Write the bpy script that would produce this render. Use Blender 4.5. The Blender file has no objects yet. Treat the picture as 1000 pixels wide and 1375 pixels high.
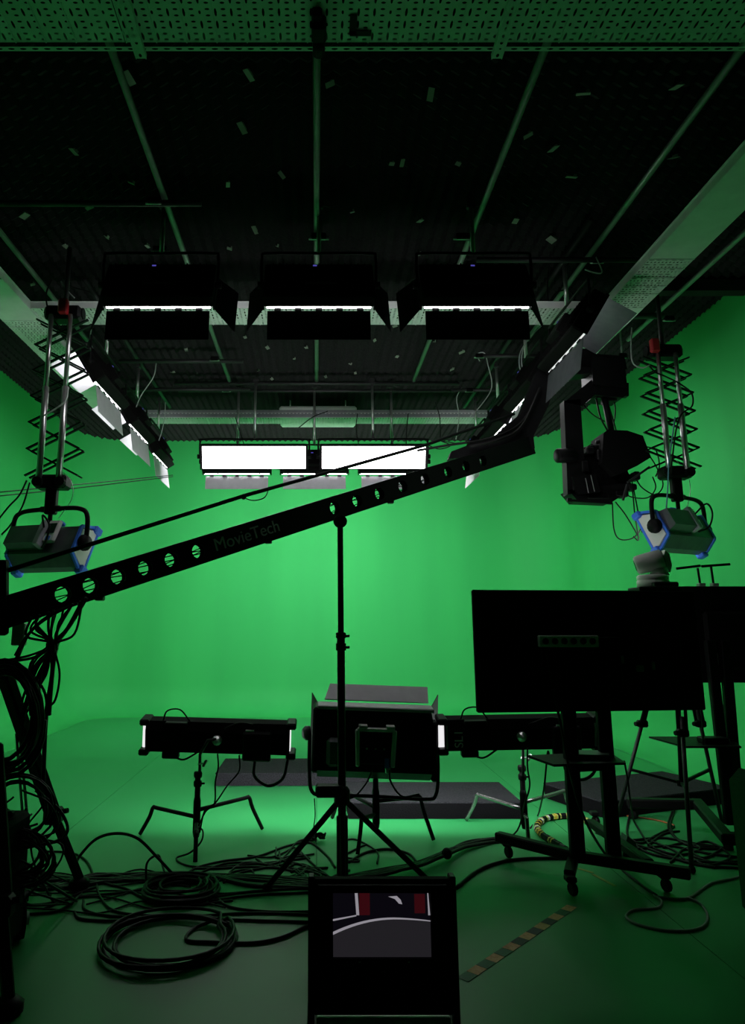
import bpy, bmesh, math, random
from mathutils import Vector, Matrix
random.seed(7)
S = bpy.context.scene
COL = S.collection
PI = math.pi
# ---------------------------------------------------------------- camera, world, exposure
EYE = 1.5
FOC, CX, CY, HOR = 950.0, 425.0, 655.0, 840.0          # focal length and principal point of the 1000 x 1375 frame
TILT = math.atan((HOR - CY) / FOC)
cam_d = bpy.data.cameras.new('camera'); cam = bpy.data.objects.new('camera', cam_d); COL.objects.link(cam)
cam.location = (0, 0, EYE); cam.rotation_euler = (PI / 2 + TILT, 0, 0)
cam_d.sensor_fit = 'HORIZONTAL'; cam_d.sensor_width = 36; cam_d.lens = 36 * FOC / 1000
cam_d.shift_x = (500 - CX) / 1000; cam_d.shift_y = (CY - 687.5) / 1000
cam_d.clip_start = .05; cam_d.clip_end = 100
S.camera = cam
w = bpy.data.worlds.new('world'); S.world = w; w.use_nodes = True
w.node_tree.nodes['Background'].inputs[0].default_value = (0, 0, 0, 1)
w.node_tree.nodes['Background'].inputs[1].default_value = 0
S.view_settings.view_transform = 'Standard'; S.view_settings.look = 'None'
S.view_settings.exposure = 0.12; S.view_settings.gamma = 1; S.view_settings.use_curve_mapping = False
try:
    S.cycles.sample_clamp_indirect = 6; S.cycles.max_bounces = 8; S.cycles.diffuse_bounces = 5
    S.cycles.use_denoising = True
except Exception:
    pass
# strengths of the fixtures (their diffusers emit)
L_KEY = 4.5      # two panels facing the lens
L_WALL = 8.0     # panels aimed at the cyclorama from the front of the grid
L_BACK = 52.0     # panels behind the glowing pair, aimed at the back wall
L_SIDE = 8.0      # panels aimed at the side walls
L_FLOOR = 29.0    # lights standing on the floor
L_HANG = 4.0      # two blue fixtures on pantographs

# ---------------------------------------------------------------- photo measurements -> places in the studio
def ray(x, y):
    dx, dy = (x - CX) / FOC, (CY - y) / FOC
    c, s = math.cos(TILT), math.sin(TILT)
    return Vector((dx, c - dy * s, s + dy * c))
EYEV = Vector((0, 0, EYE))
def AD(x, y, D):                      # at distance D into the room
    r = ray(x, y); return EYEV + r * (D / r.y)
def AZ(x, y, z=0.0):                  # at height z
    r = ray(x, y); return EYEV + r * ((z - EYE) / r.z)
def AC(x, y, cz):                     # at depth cz along the lens axis
    return EYEV + ray(x, y) * cz

# ---------------------------------------------------------------- materials
def mat(name, col, rough=.5, metal=0.0, emit=None, strength=0, spec=.5):
    m = bpy.data.materials.new(name); m.use_nodes = True
    b = m.node_tree.nodes['Principled BSDF']
    b.inputs['Base Color'].default_value = (*col, 1); b.inputs['Roughness'].default_value = rough
    b.inputs['Metallic'].default_value = metal
    b.inputs['Specular IOR Level'].default_value = spec
    if emit:
        b.inputs['Emission Color'].default_value = (*emit, 1); b.inputs['Emission Strength'].default_value = strength
    return m
def noisy(m, scale, c0, c1, bump=0.0, stretch=(1, 1, 1), detail=4, lo=.3, hi=.7, rough=None):
    nt = m.node_tree; N = nt.nodes; L = nt.links; b = N['Principled BSDF']
    tc = N.new('ShaderNodeTexCoord'); mp = N.new('ShaderNodeMapping'); mp.inputs['Scale'].default_value = stretch
    nz = N.new('ShaderNodeTexNoise'); nz.inputs['Scale'].default_value = scale; nz.inputs['Detail'].default_value = detail
    rp = N.new('ShaderNodeValToRGB'); rp.color_ramp.elements[0].color = (*c0, 1); rp.color_ramp.elements[1].color = (*c1, 1)
    rp.color_ramp.elements[0].position = lo; rp.color_ramp.elements[1].position = hi
    L.new(tc.outputs['Object'], mp.inputs[0]); L.new(mp.outputs[0], nz.inputs['Vector'])
    L.new(nz.outputs['Fac'], rp.inputs[0]); L.new(rp.outputs[0], b.inputs['Base Color'])
    if bump:
        bp = N.new('ShaderNodeBump'); bp.inputs['Strength'].default_value = bump; bp.inputs['Distance'].default_value = .01
        L.new(nz.outputs['Fac'], bp.inputs['Height']); L.new(bp.outputs[0], b.inputs['Normal'])
    if rough:
        mr = N.new('ShaderNodeMapRange'); mr.inputs[3].default_value = rough[0]; mr.inputs[4].default_value = rough[1]
        L.new(nz.outputs['Fac'], mr.inputs[0]); L.new(mr.outputs[0], b.inputs['Roughness'])
    return m
M = {}
M['green_wall'] = noisy(mat('green_wall', (.034, .47, .112), .7, spec=.25), 1.3, (.032, .44, .106), (.04, .51, .122), 0, (1, 1, .12), 3)
M['green_floor'] = noisy(mat('green_floor', (.03, .35, .095), .42), 2.2, (.027, .32, .088), (.036, .375, .106), .02, (1, 1, 1), 6, .3, .75, (.36, .5))
M['dark_wall'] = noisy(mat('dark_wall', (.012, .012, .012), .9), 6, (.010, .010, .010), (.015, .015, .015))
M['foam'] = noisy(mat('foam', (.03, .03, .031), .95, spec=.1), 40, (.026, .026, .027), (.036, .036, .037), .1)
M['carpet'] = noisy(mat('carpet', (.03, .03, .034), .95, spec=.1), 90, (.01, .01, .0125), (.036, .036, .042), .6, (1, 1, 1), 8)
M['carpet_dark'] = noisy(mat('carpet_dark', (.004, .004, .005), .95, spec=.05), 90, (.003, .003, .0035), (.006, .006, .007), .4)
M['black'] = noisy(mat('black', (.005, .005, .006), .5, spec=.12), 30, (.004, .004, .0045), (.007, .007, .0075))
M['black_matte'] = noisy(mat('black_matte', (.004, .004, .004), .8, spec=.1), 30, (.003, .003, .003), (.005, .005, .005))
M['cable'] = noisy(mat('cable', (.006, .006, .006), .5, spec=.22), 20, (.0045, .0045, .0045), (.008, .008, .008))
M['cable_grey'] = noisy(mat('cable_grey', (.3, .3, .29), .6), 20, (.26, .26, .25), (.34, .34, .33))
M['cable_white'] = noisy(mat('cable_white', (.5, .52, .52), .5), 20, (.45, .47, .47), (.55, .57, .57))
M['cable_blue'] = noisy(mat('cable_blue', (.15, .35, .5), .5), 20, (.12, .32, .46), (.2, .4, .55))
M['cable_orange'] = noisy(mat('cable_orange', (.5, .1, .02), .5), 20, (.45, .09, .02), (.55, .12, .03))
M['silver'] = noisy(mat('silver', (.6, .6, .6), .3, .9), 15, (.55, .55, .55), (.68, .68, .68))
M['chrome'] = noisy(mat('chrome', (.3, .3, .3), .25, .9), 15, (.26, .26, .26), (.34, .34, .34))
M['pipe'] = noisy(mat('pipe', (.3, .305, .305), .4, .4), 12, (.27, .275, .275), (.34, .345, .345))
M['pipe_dark'] = noisy(mat('pipe_dark', (.03, .03, .032), .5, .3), 12, (.025, .025, .027), (.038, .038, .04))
M['galv'] = noisy(mat('galv', (.83, .84, .84), .5, .0), 8, (.78, .8, .8), (.88, .89, .89), 0, (1, 1, 1), 5)
M['flap'] = noisy(mat('flap', (.5, .47, .52), .5), 12, (.47, .44, .49), (.53, .5, .55))
M['fixture_grey'] = noisy(mat('fixture_grey', (.33, .34, .37), .5), 12, (.3, .31, .34), (.37, .38, .41))
M['fixture_dark'] = noisy(mat('fixture_dark', (.11, .115, .13), .4, .3), 12, (.095, .1, .115), (.13, .135, .15))
M['blue'] = noisy(mat('blue', (.06, .2, .9), .45), 12, (.055, .185, .85), (.065, .215, .95))
M['red'] = noisy(mat('red', (.5, .02, .03), .45), 12, (.46, .018, .028), (.55, .024, .035))
M['white_plastic'] = noisy(mat('white_plastic', (.8, .78, .77), .4), 12, (.77, .75, .74), (.83, .81, .8))
M['grey_plastic'] = noisy(mat('grey_plastic', (.2, .2, .2), .5), 12, (.18, .18, .18), (.22, .22, .22))
M['tag'] = noisy(mat('tag', (.36, .37, .33), .7), 12, (.32, .33, .29), (.4, .41, .37))
M['yellow'] = noisy(mat('yellow', (.45, .32, .02), .6), 12, (.4, .28, .02), (.5, .36, .03))
M['tape_orange'] = noisy(mat('tape_orange', (.85, .45, .2), .6), 60, (.75, .36, .15), (.95, .55, .27))
M['tape_black'] = noisy(mat('tape_black', (.012, .012, .012), .6), 30, (.01, .01, .01), (.015, .015, .015))
M['tape_green'] = noisy(mat('tape_green', (.02, .16, .06), .6), 30, (.018, .14, .05), (.024, .18, .07))
M['tape_yellow'] = noisy(mat('tape_yellow', (.35, .4, .08), .6), 30, (.3, .35, .06), (.4, .45, .1))
M['chair_green'] = noisy(mat('chair_green', (.015, .1, .04), .85, spec=.2), 60, (.012, .08, .03), (.02, .12, .05), .2)
M['lettering'] = noisy(mat('lettering', (.5, .51, .52), .5), 12, (.48, .49, .5), (.52, .53, .54))
M['lettering_white'] = noisy(mat('lettering_white', (.85, .85, .85), .5), 12, (.82, .82, .82), (.88, .88, .88))
WHITE = (1, .98, 1)
M['lit_key'] = mat('lit_key', (.8, .8, .8), .5, 0, WHITE, L_KEY)
M['lit_wall'] = mat('lit_wall', (.8, .8, .8), .5, 0, WHITE, L_WALL)
M['lit_back'] = mat('lit_back', (.8, .8, .8), .5, 0, WHITE, L_BACK)
M['lit_end'] = mat('lit_end', (.8, .8, .8), .5, 0, WHITE, .8)
M['lit_side'] = mat('lit_side', (.8, .8, .8), .5, 0, WHITE, L_SIDE)
M['lit_floor'] = mat('lit_floor', (.8, .8, .8), .5, 0, WHITE, L_FLOOR)
M['lit_hang'] = mat('lit_hang', (.8, .8, .8), .5, 0, WHITE, L_HANG)
M['lens'] = mat('lens', (.01, .01, .015), .08, 0)
M['scr_white'] = mat('scr_white', (0, 0, 0), .3, 0, (.8, .75, .85), .3)
M['scr_grey'] = mat('scr_grey', (0, 0, 0), .3, 0, (.05, .045, .055), .26)
M['scr_red'] = mat('scr_red', (0, 0, 0), .3, 0, (.1, .008, .014), .28)
M['scr_black'] = mat('scr_black', (.003, .003, .003), .3, 0, (.004, .003, .006), .6)
M['led_blue'] = mat('led_blue', (0, 0, 0), .3, 0, (.15, .13, .8), .4)

# ---------------------------------------------------------------- mesh builder
class MB:
    def __init__(s): s.V = []; s.F = []; s.I = []; s.xf = Matrix(); s.mi = 0
    def add(s, vs, fs):
        b = len(s.V); s.V += [s.xf @ Vector(v) for v in vs]
        for f in fs: s.F.append([b + i for i in f]); s.I.append(s.mi)
    def box(s, c, size, rot=None, bev=0.0):
        c = Vector(c); hx, hy, hz = (q / 2 for q in size)
        if bev:
            bm = bmesh.new(); bmesh.ops.create_cube(bm, size=1)
            for v in bm.verts: v.co = Vector((v.co.x * size[0], v.co.y * size[1], v.co.z * size[2]))
            bmesh.ops.bevel(bm, geom=bm.edges[:], offset=bev, segments=1, affect='EDGES', clamp_overlap=True)
            bm.verts.ensure_lookup_table()
            vs = [v.co.copy() for v in bm.verts]; fs = [[v.index for v in f.verts] for f in bm.faces]; bm.free()
        else:
            vs = [Vector((x, y, z)) for x in (-hx, hx) for y in (-hy, hy) for z in (-hz, hz)]
            fs = [(0, 1, 3, 2), (4, 6, 7, 5), (0, 4, 5, 1), (2, 3, 7, 6), (0, 2, 6, 4), (1, 5, 7, 3)]
        if rot: vs = [rot @ v for v in vs]
        s.add([v + c for v in vs], fs); return s
    def bar(s, a, b, wid, hei, bev=0.0, up=(0, 0, 1)):          # rectangular bar from a to b
        a, b = Vector(a), Vector(b); y = (b - a); l = y.length; y.normalize()
        x = y.cross(Vector(up))
        if x.length < 1e-4: x = y.cross(Vector((1, 0, 0)))
        x.normalize(); z = x.cross(y)
        s.box((a + b) / 2, (wid, l, hei), Matrix((x, y, z)).transposed(), bev); return s
    def tube(s, a, b, r, r2=None, n=10):
        return s.path([a, b], r, n, r2=r2)
    def path(s, pts, r, n=6, closed=False, r2=None):
        pts = [Vector(p) for p in pts]; m = len(pts); vs = []; fs = []
        prev = None
        for i, p in enumerate(pts):
            if closed: t = pts[(i + 1) % m] - pts[i - 1]
            else: t = pts[min(i + 1, m - 1)] - pts[max(i - 1, 0)]
            if t.length < 1e-7: t = Vector((0, 0, 1))
            t.normalize()
            if prev is None:
                u = t.cross(Vector((0, 0, 1)))
                if u.length < .05: u = t.cross(Vector((1, 0, 0)))
            else: u = prev - t * prev.dot(t)
            u.normalize(); prev = u; v = t.cross(u)
            rr = r if r2 is None else r + (r2 - r) * i / max(1, m - 1)
            for k in range(n):
                a = 2 * PI * k / n; vs.append(p + (u * math.cos(a) + v * math.sin(a)) * rr)
        for i in range(m if closed else m - 1):
            j = (i + 1) % m
            for k in range(n):
                k2 = (k + 1) % n; fs.append((i * n + k, i * n + k2, j * n + k2, j * n + k))
        if not closed: fs.append(list(range(n))[::-1]); fs.append([(m - 1) * n + k for k in range(n)])
        s.add(vs, fs); return s
    def prism(s, poly, vec):                                     # planar polygon (3-D points) swept along vec
        poly = [Vector(p) for p in poly]; vec = Vector(vec); n = len(poly)
        s.add(poly + [p + vec for p in poly],
              [list(range(n))[::-1], list(range(n, 2 * n))] + [(i, (i + 1) % n, n + (i + 1) % n, n + i) for i in range(n)]); return s
    def lathe(s, prof, n=16, c=(0, 0, 0), axis=None):            # prof: (radius, height) along the axis
        R = Vector((0, 0, 1)).rotation_difference(Vector(axis).normalized()).to_matrix() if axis else Matrix.Identity(3)
        vs = []; fs = []; c = Vector(c)
        for (r, h) in prof:
            for k in range(n):
                a = 2 * PI * k / n; vs.append(c + R @ Vector((r * math.cos(a), r * math.sin(a), h)))
        for i in range(len(prof) - 1):
            for k in range(n):
                k2 = (k + 1) % n; fs.append((i * n + k, i * n + k2, (i + 1) * n + k2, (i + 1) * n + k))
        fs.append(list(range(n))[::-1]); fs.append([(len(prof) - 1) * n + k for k in range(n)])
        s.add(vs, fs); return s
    def sphere(s, c, r, n=12):
        return s.lathe([(max(.0005, r * math.sin(PI * i / 8)), -r * math.cos(PI * i / 8)) for i in range(9)], n, c)
    def holed(s, o, ux, uz, x0, x1, z0, z1, rx, rz, q=4, thick=None, cx=None, cz=None):
        # a flat cell with an oval hole; o origin, ux uz unit vectors in the plate; 4*q points around
        pts = []
        for k in range(q): pts.append((x0 + (x1 - x0) * k / q, z0))
        for k in range(q): pts.append((x1, z0 + (z1 - z0) * k / q))
        for k in range(q): pts.append((x1 - (x1 - x0) * k / q, z1))
        for k in range(q): pts.append((x0, z1 - (z1 - z0) * k / q))
        cx = (x0 + x1) / 2 if cx is None else cx; cz = (z0 + z1) / 2 if cz is None else cz
        n = len(pts); inn = []
        for (px, pz) in pts:
            a = math.atan2((pz - cz) / (z1 - z0), (px - cx) / (x1 - x0)); inn.append((cx + rx * math.cos(a), cz + rz * math.sin(a)))
        P = lambda p: o + ux * p[0] + uz * p[1]
        vs = [P(p) for p in pts] + [P(p) for p in inn]
        fs = [(i, (i + 1) % n, n + (i + 1) % n, n + i) for i in range(n)]
        s.add(vs, fs)
        if thick is not None:
            t = Vector(thick)
            s.add([v + t for v in vs], [f[::-1] for f in fs])
            iv = [P(p) for p in inn]; s.add(iv + [v + t for v in iv], [(i, (i + 1) % n, n + (i + 1) % n, n + i) for i in range(n)])
        return s
    def make(s, name, mats, parent=None, smooth=False, label=None, world=True):
        off = Vector(parent.location) if (parent is not None and world) else Vector((0, 0, 0))
        if parent is not None and world and parent.parent is not None: off += Vector(parent.parent.location)
        me = bpy.data.meshes.new(name)
        me.from_pydata([tuple(v - off) for v in s.V], [], s.F)
        ml = mats if isinstance(mats, (list, tuple)) else [mats]
        for m in ml: me.materials.append(M[m] if isinstance(m, str) else m)
        if len(ml) > 1: me.polygons.foreach_set('material_index', s.I)
        if smooth: me.shade_smooth()
        me.update()
        o = bpy.data.objects.new(name, me); COL.objects.link(o)
        if parent is not None: o.parent = parent
        if label: o['label'] = label
        return o
def tag(o, label, cat, group=None, kind=None):
    o['label'] = label; o['category'] = cat
    if group: o['group'] = group
    if kind: o['kind'] = kind
    return o
def thing(name, label, cat, loc=(0, 0, 0), rz=0, group=None):
    o = bpy.data.objects.new(name, None); COL.objects.link(o); o.location = loc; o.rotation_euler = (0, 0, rz)
    o.empty_display_size = .1
    return tag(o, label, cat, group)
def struct(o): o['kind'] = 'structure'; return o
def kids(o): return [c for c in bpy.data.objects if c.parent == o]
def dup(root, loc, rz=None, label=None, group=None):
    r = root.copy(); COL.objects.link(r); r.location = loc
    if rz is not None: r.rotation_euler = (0, 0, rz)
    if label: r['label'] = label
    if group: r['group'] = group
    for ch in kids(root):
        c = ch.copy(); COL.objects.link(c); c.parent = r
        for g in kids(ch):
            d = g.copy(); COL.objects.link(d); d.parent = c
    return r
def smooth_path(pts, k=6):
    pts = [Vector(p) for p in pts]
    if len(pts) < 3: return pts
    P = [pts[0] * 2 - pts[1]] + pts + [pts[-1] * 2 - pts[-2]]; out = []
    for i in range(1, len(P) - 2):
        p0, p1, p2, p3 = P[i - 1:i + 3]
        for j in range(k):
            t = j / k
            out.append(.5 * ((2 * p1) + (p2 - p0) * t + (2 * p0 - 5 * p1 + 4 * p2 - p3) * t * t + (3 * p1 - p0 - 3 * p2 + p3) * t ** 3))
    out.append(P[-2]); return out
def cable(pts, r, label, m='cable', group=None, name='cable', k=6, n=6, cat='cable'):
    o = MB().path(smooth_path(pts, k), r, n).make(name, m, smooth=True)
    return tag(o, label, cat, group)
def floorp(pix, r):                   # floor cable control points from photo measurements; third value = height above floor
    return [AZ(p[0], p[1], r + (p[2] if len(p) > 2 else 0)) for p in pix]
def rx(a): return Matrix.Rotation(a, 4, 'X')
def ry(a): return Matrix.Rotation(a, 4, 'Y')
def rzm(a): return Matrix.Rotation(a, 4, 'Z')
def T(*v): return Matrix.Translation(Vector(v if len(v) == 3 else v[0]))

# ---------------------------------------------------------------- the studio shell
WX, WY, CH = 4.25, 12.75, 4.88        # half width, back wall, ceiling
COVE, CORN = .5, 1.0
FRONT = -2.6
GREEN_FROM = 2.2                      # the green cyclorama starts here on both sides
def cyc(pathpts, name):
    # pathpts: (point on the wall line, inward normal)
    prof = []
    for i in range(9):
        a = PI / 2 * i / 8; prof.append((COVE - COVE * math.sin(a), COVE - COVE * math.cos(a)))      # (distance from the wall, height)
    prof += [(0, 1.5), (0, 3.0), (0, CH)]
    mb = MB(); vs = []; n = len(prof)
    for p, nn in pathpts:
        for d, z in prof: vs.append((p[0] + nn[0] * d, p[1] + nn[1] * d, z))
    fs = []
    for i in range(len(pathpts) - 1):
        for j in range(n - 1): fs.append((i * n + j, (i + 1) * n + j, (i + 1) * n + j + 1, i * n + j + 1))
    mb.add(vs, fs); return struct(mb.make(name, 'green_wall', smooth=True))
arcL = []; arcR = []
for i in range(13):
    a = PI / 2 * i / 12
    nx, ny = math.cos(a), math.sin(a)
    arcL.append(((-WX + CORN - CORN * nx, WY - CORN + CORN * ny), (nx, -ny)))
    arcR.append(((WX - CORN + CORN * ny, WY - CORN + CORN * nx), (-ny, -nx)))
cyc([((-WX, GREEN_FROM), (1, 0)), ((-WX, 6), (1, 0)), ((-WX, WY - CORN), (1, 0))], 'wall_left')
cyc([((WX, WY - CORN), (-1, 0)), ((WX, 6), (-1, 0)), ((WX, GREEN_FROM), (-1, 0))], 'wall_right')
cyc(arcL + arcR, 'wall_back')
mb = MB()
mb.box((-WX - .06, (FRONT + GREEN_FROM) / 2, CH / 2), (.12, GREEN_FROM - FRONT, CH))
mb.box((WX + .06, (FRONT + GREEN_FROM) / 2, CH / 2), (.12, GREEN_FROM - FRONT, CH))
mb.box((0, FRONT - .06, CH / 2), (2 * WX + .24, .12, CH))
struct(mb.make('wall_front', 'dark_wall'))
# floor: a slab under lengths of green vinyl with open seams
floor = struct(MB().box((0, (FRONT + WY) / 2, -.06), (2 * WX + .2, WY - FRONT + .2, .1)).make('floor', 'dark_wall'))
edges = [-4.25, -3.7, -1.85, 0.0, 1.85, 3.7, 4.25]
for i in range(6):
    x0, x1 = edges[i], edges[i + 1]
    MB().box(((x0 + x1) / 2, (FRONT + WY - .0) / 2, -.005), (x1 - x0 - .004, WY - FRONT, .01)).make('vinyl_sheet', 'green_floor', floor)
# ceiling: slab with egg-crate foam panels
ceil = struct(MB().box((0, (FRONT + WY) / 2, CH + .08), (2 * WX + .2, WY - FRONT + .2, .1)).make('ceiling', 'dark_wall'))
def foam_mesh(nx, ny, pitch=.1, amp=.05):
    mb = MB(); vs = []; fs = []
    for i in range(2 * nx + 1):
        for j in range(2 * ny + 1):
            z = -amp * (.5 + .25 * ((-1) ** i + (-1) ** j))
            if i in (0, 2 * nx) or j in (0, 2 * ny): z = -amp * (.5 + .25 * ((-1) ** i + (-1) ** j)) * .9
            vs.append((i * pitch / 2, j * pitch / 2, z))
    m = 2 * ny + 1
    for i in range(2 * nx):
        for j in range(2 * ny): fs.append((i * m + j, i * m + j + 1, (i + 1) * m + j + 1, (i + 1) * m + j))
    mb.add(vs, fs); return mb
tile0 = None
for ix in range(9):
    for iy in range(15):
        x = -4.23 + ix * .94; y = -2.3 + iy * 1.0
        if tile0 is None:
            fm = foam_mesh(9, 10, .1, .075); tile0 = fm.make('foam_panel', 'foam', ceil); o = tile0; o.scale = (.938 / .9, .996, 1)
        else:
            o = tile0.copy(); COL.objects.link(o)
        o.location = (x, y, CH + .03)
tile0.location = (-4.23, -2.3, CH + .03)
# little pale scraps stuck in the foam
scr = [(173,105,10,22),(334,101,8,16),(325,172,9,14),(443,113,14,6),(578,127,9,15),(783,126,19,7),(908,117,10,15),(99,204,9,10),(709,182,14,5),(743,200,10,12),
       (306,248,6,10),(378,235,6,11),(526,220,8,5),(540,219,6,11),(615,220,8,5),(767,238,16,5),(904,212,9,10),(473,285,7,3),(342,309,6,11),(308,334,8,6),(564,297,8,8),
       (692,297,8,9),(740,322,12,9),(563,342,7,8),(143,319,5,10),(198,331,5,9),(120,279,14,4),(33,290,12,9),(88,331,6,7),(44,382,7,5),(176,246,10,4),(657,254,6,3),(372,331,3,6),
       (359,467,5,6),(411,467,5,6),(503,457,5,6),(583,459,5,6),(395,482,4,4),(347,498,4,4),(470,489,5,5),(477,501,4,4),(607,496,8,4),(620,473,10,5),(365,509,4,4),(437,506,4,4),(533,479,5,4),(329,453,5,5),(232,500,5,6),(250,470,5,5),(530,438,8,4)]
tag0 = None
for (x, y, w_, h_) in scr:
    p = AZ(x, y, CH - .05); d = (p - EYEV).length
    sx, sy = w_ * d / FOC * .8, h_ * d / FOC * 1.1
    mb = MB(); a = random.uniform(-.5, .5)
    mb.xf = T(p) @ rzm(a) @ ry(random.uniform(-.5, .5)) @ rx(random.uniform(-.4, .4))
    mb.box((0, 0, 0), (sx, sy, .004)); mb.box((sx * .3, 0, .012), (sx * .25, sy * .6, .02))
    mb.make('tape_scrap', 'tag', ceil)
# dark beam under the ceiling at right
b_ = AZ(990, 390, 4.72)
struct(MB().box((3.75, b_.y + .06, 4.78), (1.0, .12, .12)).make('trim_1', 'dark_wall'))

# ---------------------------------------------------------------- ceiling pipes
PZ = 4.70
def pipe(a, b, r, label, m='pipe', group=None):
    o = MB().tube(a, b, r, n=12).make('ceiling_pipe', m, smooth=True); return tag(o, label, 'pipe', group)
for X, lab in ((-2.62, 'grey ceiling pipe far left, above the left hanging blue lamp'), (-1.16, 'grey ceiling pipe running back above the left black ceiling light'),
               (0.0, 'grey ceiling pipe running straight back down the middle of the ceiling'), (1.29, 'grey ceiling pipe running back above the right black ceiling light'),
               (2.4, 'grey ceiling pipe running back beside the solid right cable tray'), (3.55, 'grey ceiling pipe near the right wall behind the right tray')):
    pipe((X, 1.0, PZ), (X, 9.0 if abs(X) < 2 else 7.6, PZ), .024, lab)
    for yy in (3.4, 5.9, 8.3):                                  # straps holding the pipe to the slab
        pass
def crosspipe(x0, x1, y, z, label, m='pipe_dark', r=.024):
    a = AZ(x0, y, z); b = AZ(x1, y, z); return pipe((a.x, a.y, z), (b.x, a.y, z), r, label, m)
ZB = PZ - .05
crosspipe(-40, 270, 273, ZB, 'dark cross pipe near the lens at upper left of the ceiling')
crosspipe(640, 905, 349, ZB, 'dark cross pipe at right below the solid cable tray lid')
crosspipe(-60, 136, 424, 4.42, 'dark cross pipe carrying the left scissor hanger', r=.03)
crosspipe(160, 326, 485, ZB, 'upper short dark cross pipe behind the left ceiling light')
crosspipe(150, 336, 523, ZB, 'lower short dark cross pipe above the left row of fixtures')
crosspipe(640, 760, 478, ZB, 'upper short dark cross pipe right of centre behind the right ceiling light')
crosspipe(606, 745, 524, ZB, 'lower short dark cross pipe above the right row of fixtures')
crosspipe(800, 890, 424, 4.42, 'dark cross pipe carrying the right scissor hanger', r=.03)
crosspipe(415, 520, 563, 4.45, 'black cross pipe over the two glowing panels')
pipe((-1.9, 9.0, PZ - .03), (1.9, 9.0, PZ - .03), .022, 'dark cross pipe from which the two glowing panels hang', 'pipe_dark')
pipe((-1.9, 9.3, PZ - .03), (1.9, 9.3, PZ - .03), .022, 'dark cross pipe behind the two glowing panels', 'pipe_dark')
pipe((-2.2, 6.2, PZ + .02), (-2.2, 10.2, PZ + .02), .022, 'dark pipe above the left row of fixtures', 'pipe_dark')
pipe((2.22, 5.2, PZ + .02), (2.22, 10.2, PZ + .02), .022, 'dark pipe above the right row of fixtures', 'pipe_dark')

# ---------------------------------------------------------------- perforated cable trays
TZ = 4.35
def tray_plate(mb, o, ul, uw, L, W):
    # o corner, ul along, uw across; slots: pairs of long columns then pairs of small ones
    P = .15 / 4; n = int(L / P); P = L / n
    for i in range(n):
        x0, x1 = i * P, (i + 1) * P
        if i % 4 in (0, 2):
            q = 6; c = W / q
            for j in range(q):
                if (j + i // 2) % 3 == 2:
                    mb.holed(o, ul, uw, x0, x1, j * c, (j + 1) * c, .006, .011, 2)
                else: mb.holed(o, ul, uw, x0, x1, j * c, (j + 1) * c, .0062, .024, 2)
        else:
            q = 12; c = W / q
            for j in range(q): mb.holed(o, ul, uw, x0, x1, j * c, (j + 1) * c, .0115, .006, 2)
def tray(name_label, runs, axis, x, y, W=.36, flange=.06):
    # runs: list of (start, end, perforated) along the axis; x,y: lower corner of the fixed coordinate
    root = thing('cable_tray', name_label, 'cable tray', (0, 0, TZ))
    for (a, b, perf) in runs:
        if axis == 'x': o = Vector((a, y, TZ)); ul, uw = Vector((1, 0, 0)), Vector((0, 1, 0))
        else: o = Vector((x, a, TZ)); ul, uw = Vector((0, 1, 0)), Vector((1, 0, 0))
        mb = MB()
        L = b - a - .004
        if perf:
            tray_plate(mb, o, ul, uw, L, W)
            k = int(L / .15)
            for i in range(k): mb.bar(o + ul * (i * .15 + .005) + Vector((0, 0, -.003)), o + ul * (i * .15 + .005) + uw * W + Vector((0, 0, -.003)), .006, .006)
        else:
            mb.box(o + ul * L / 2 + uw * W / 2, (L if axis == 'x' else W, W if axis == 'x' else L, .004))
        for q, sg in ((0, -1), (W, 1)):
            c = o + ul * L / 2 + uw * (q) + Vector((0, 0, flange / 2))
            mb.box(c, (L, .003, flange) if axis == 'x' else (.003, L, flange))
            c = o + ul * L / 2 + uw * (q + sg * .008) + Vector((0, 0, flange))
            mb.box(c, (L, .018, .004) if axis == 'x' else (.018, L, .004))
        mb.make('tray_section' if perf else 'tray_lid', 'galv', root)
    return root
y60 = AZ(425, 61, TZ).y
front_tray = tray('perforated steel cable tray spanning the full top of the photo nearest the lens', [(-3.0, -.95, 1), (-.95, .9, 1), (.9, 3.0, 1)], 'x', 0, y60 - .44, .42)
# outer edge strip of the front tray with its own slots
mb = MB()
for i in range(100):
    mb.holed(Vector((-3.0 + i * .06, y60 - .005, TZ - .012)), Vector((1, 0, 0)), Vector((0, 1, 0)), 0, .06, 0, .028, .017, .006, 2)
mb.make('edge_strip', 'galv', front_tray)
for (x, ya) in ((187, 66), (672, 66)):                          # slotted hangers fixed under the front tray
    p = AZ(x, ya, TZ - .03); mb = MB()
    for k in range(14):
        mb.holed(Vector((p.x - .03, p.y - .5 + k * .04, TZ - .03)), Vector((0, 1, 0)), Vector((1, 0, 0)), 0, .04, 0, .05, .012, .008, 2)
    mb.box((p.x - .03, p.y - .22, TZ - .02), (.004, .56, .03)); mb.box((p.x + .02, p.y - .22, TZ - .02), (.004, .56, .03))
    mb.make('strut_bracket', 'galv', front_tray)
for (x, y, dx, dy) in ((704, 20, 8, 24),):
    pass
for (x0, y0, x1, y1) in ((470, 20, 478, 46), (470, 41, 498, 48)):
    a, b = AZ(x0, y0, TZ - .006), AZ(x1, y1, TZ - .006)
    MB().box((a + b) / 2, (abs(b.x - a.x), abs(b.y - a.y), .006)).make('black_plate', 'black', front_tray)
YM = AZ(425, 436, TZ).y
tray('perforated cross cable tray behind the three black ceiling lights', [(-2.62, -1.3, 1), (-1.3, .05, 1), (.05, 1.4, 1), (1.4, 2.62, 1)], 'x', 0, YM - .36)
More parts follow.
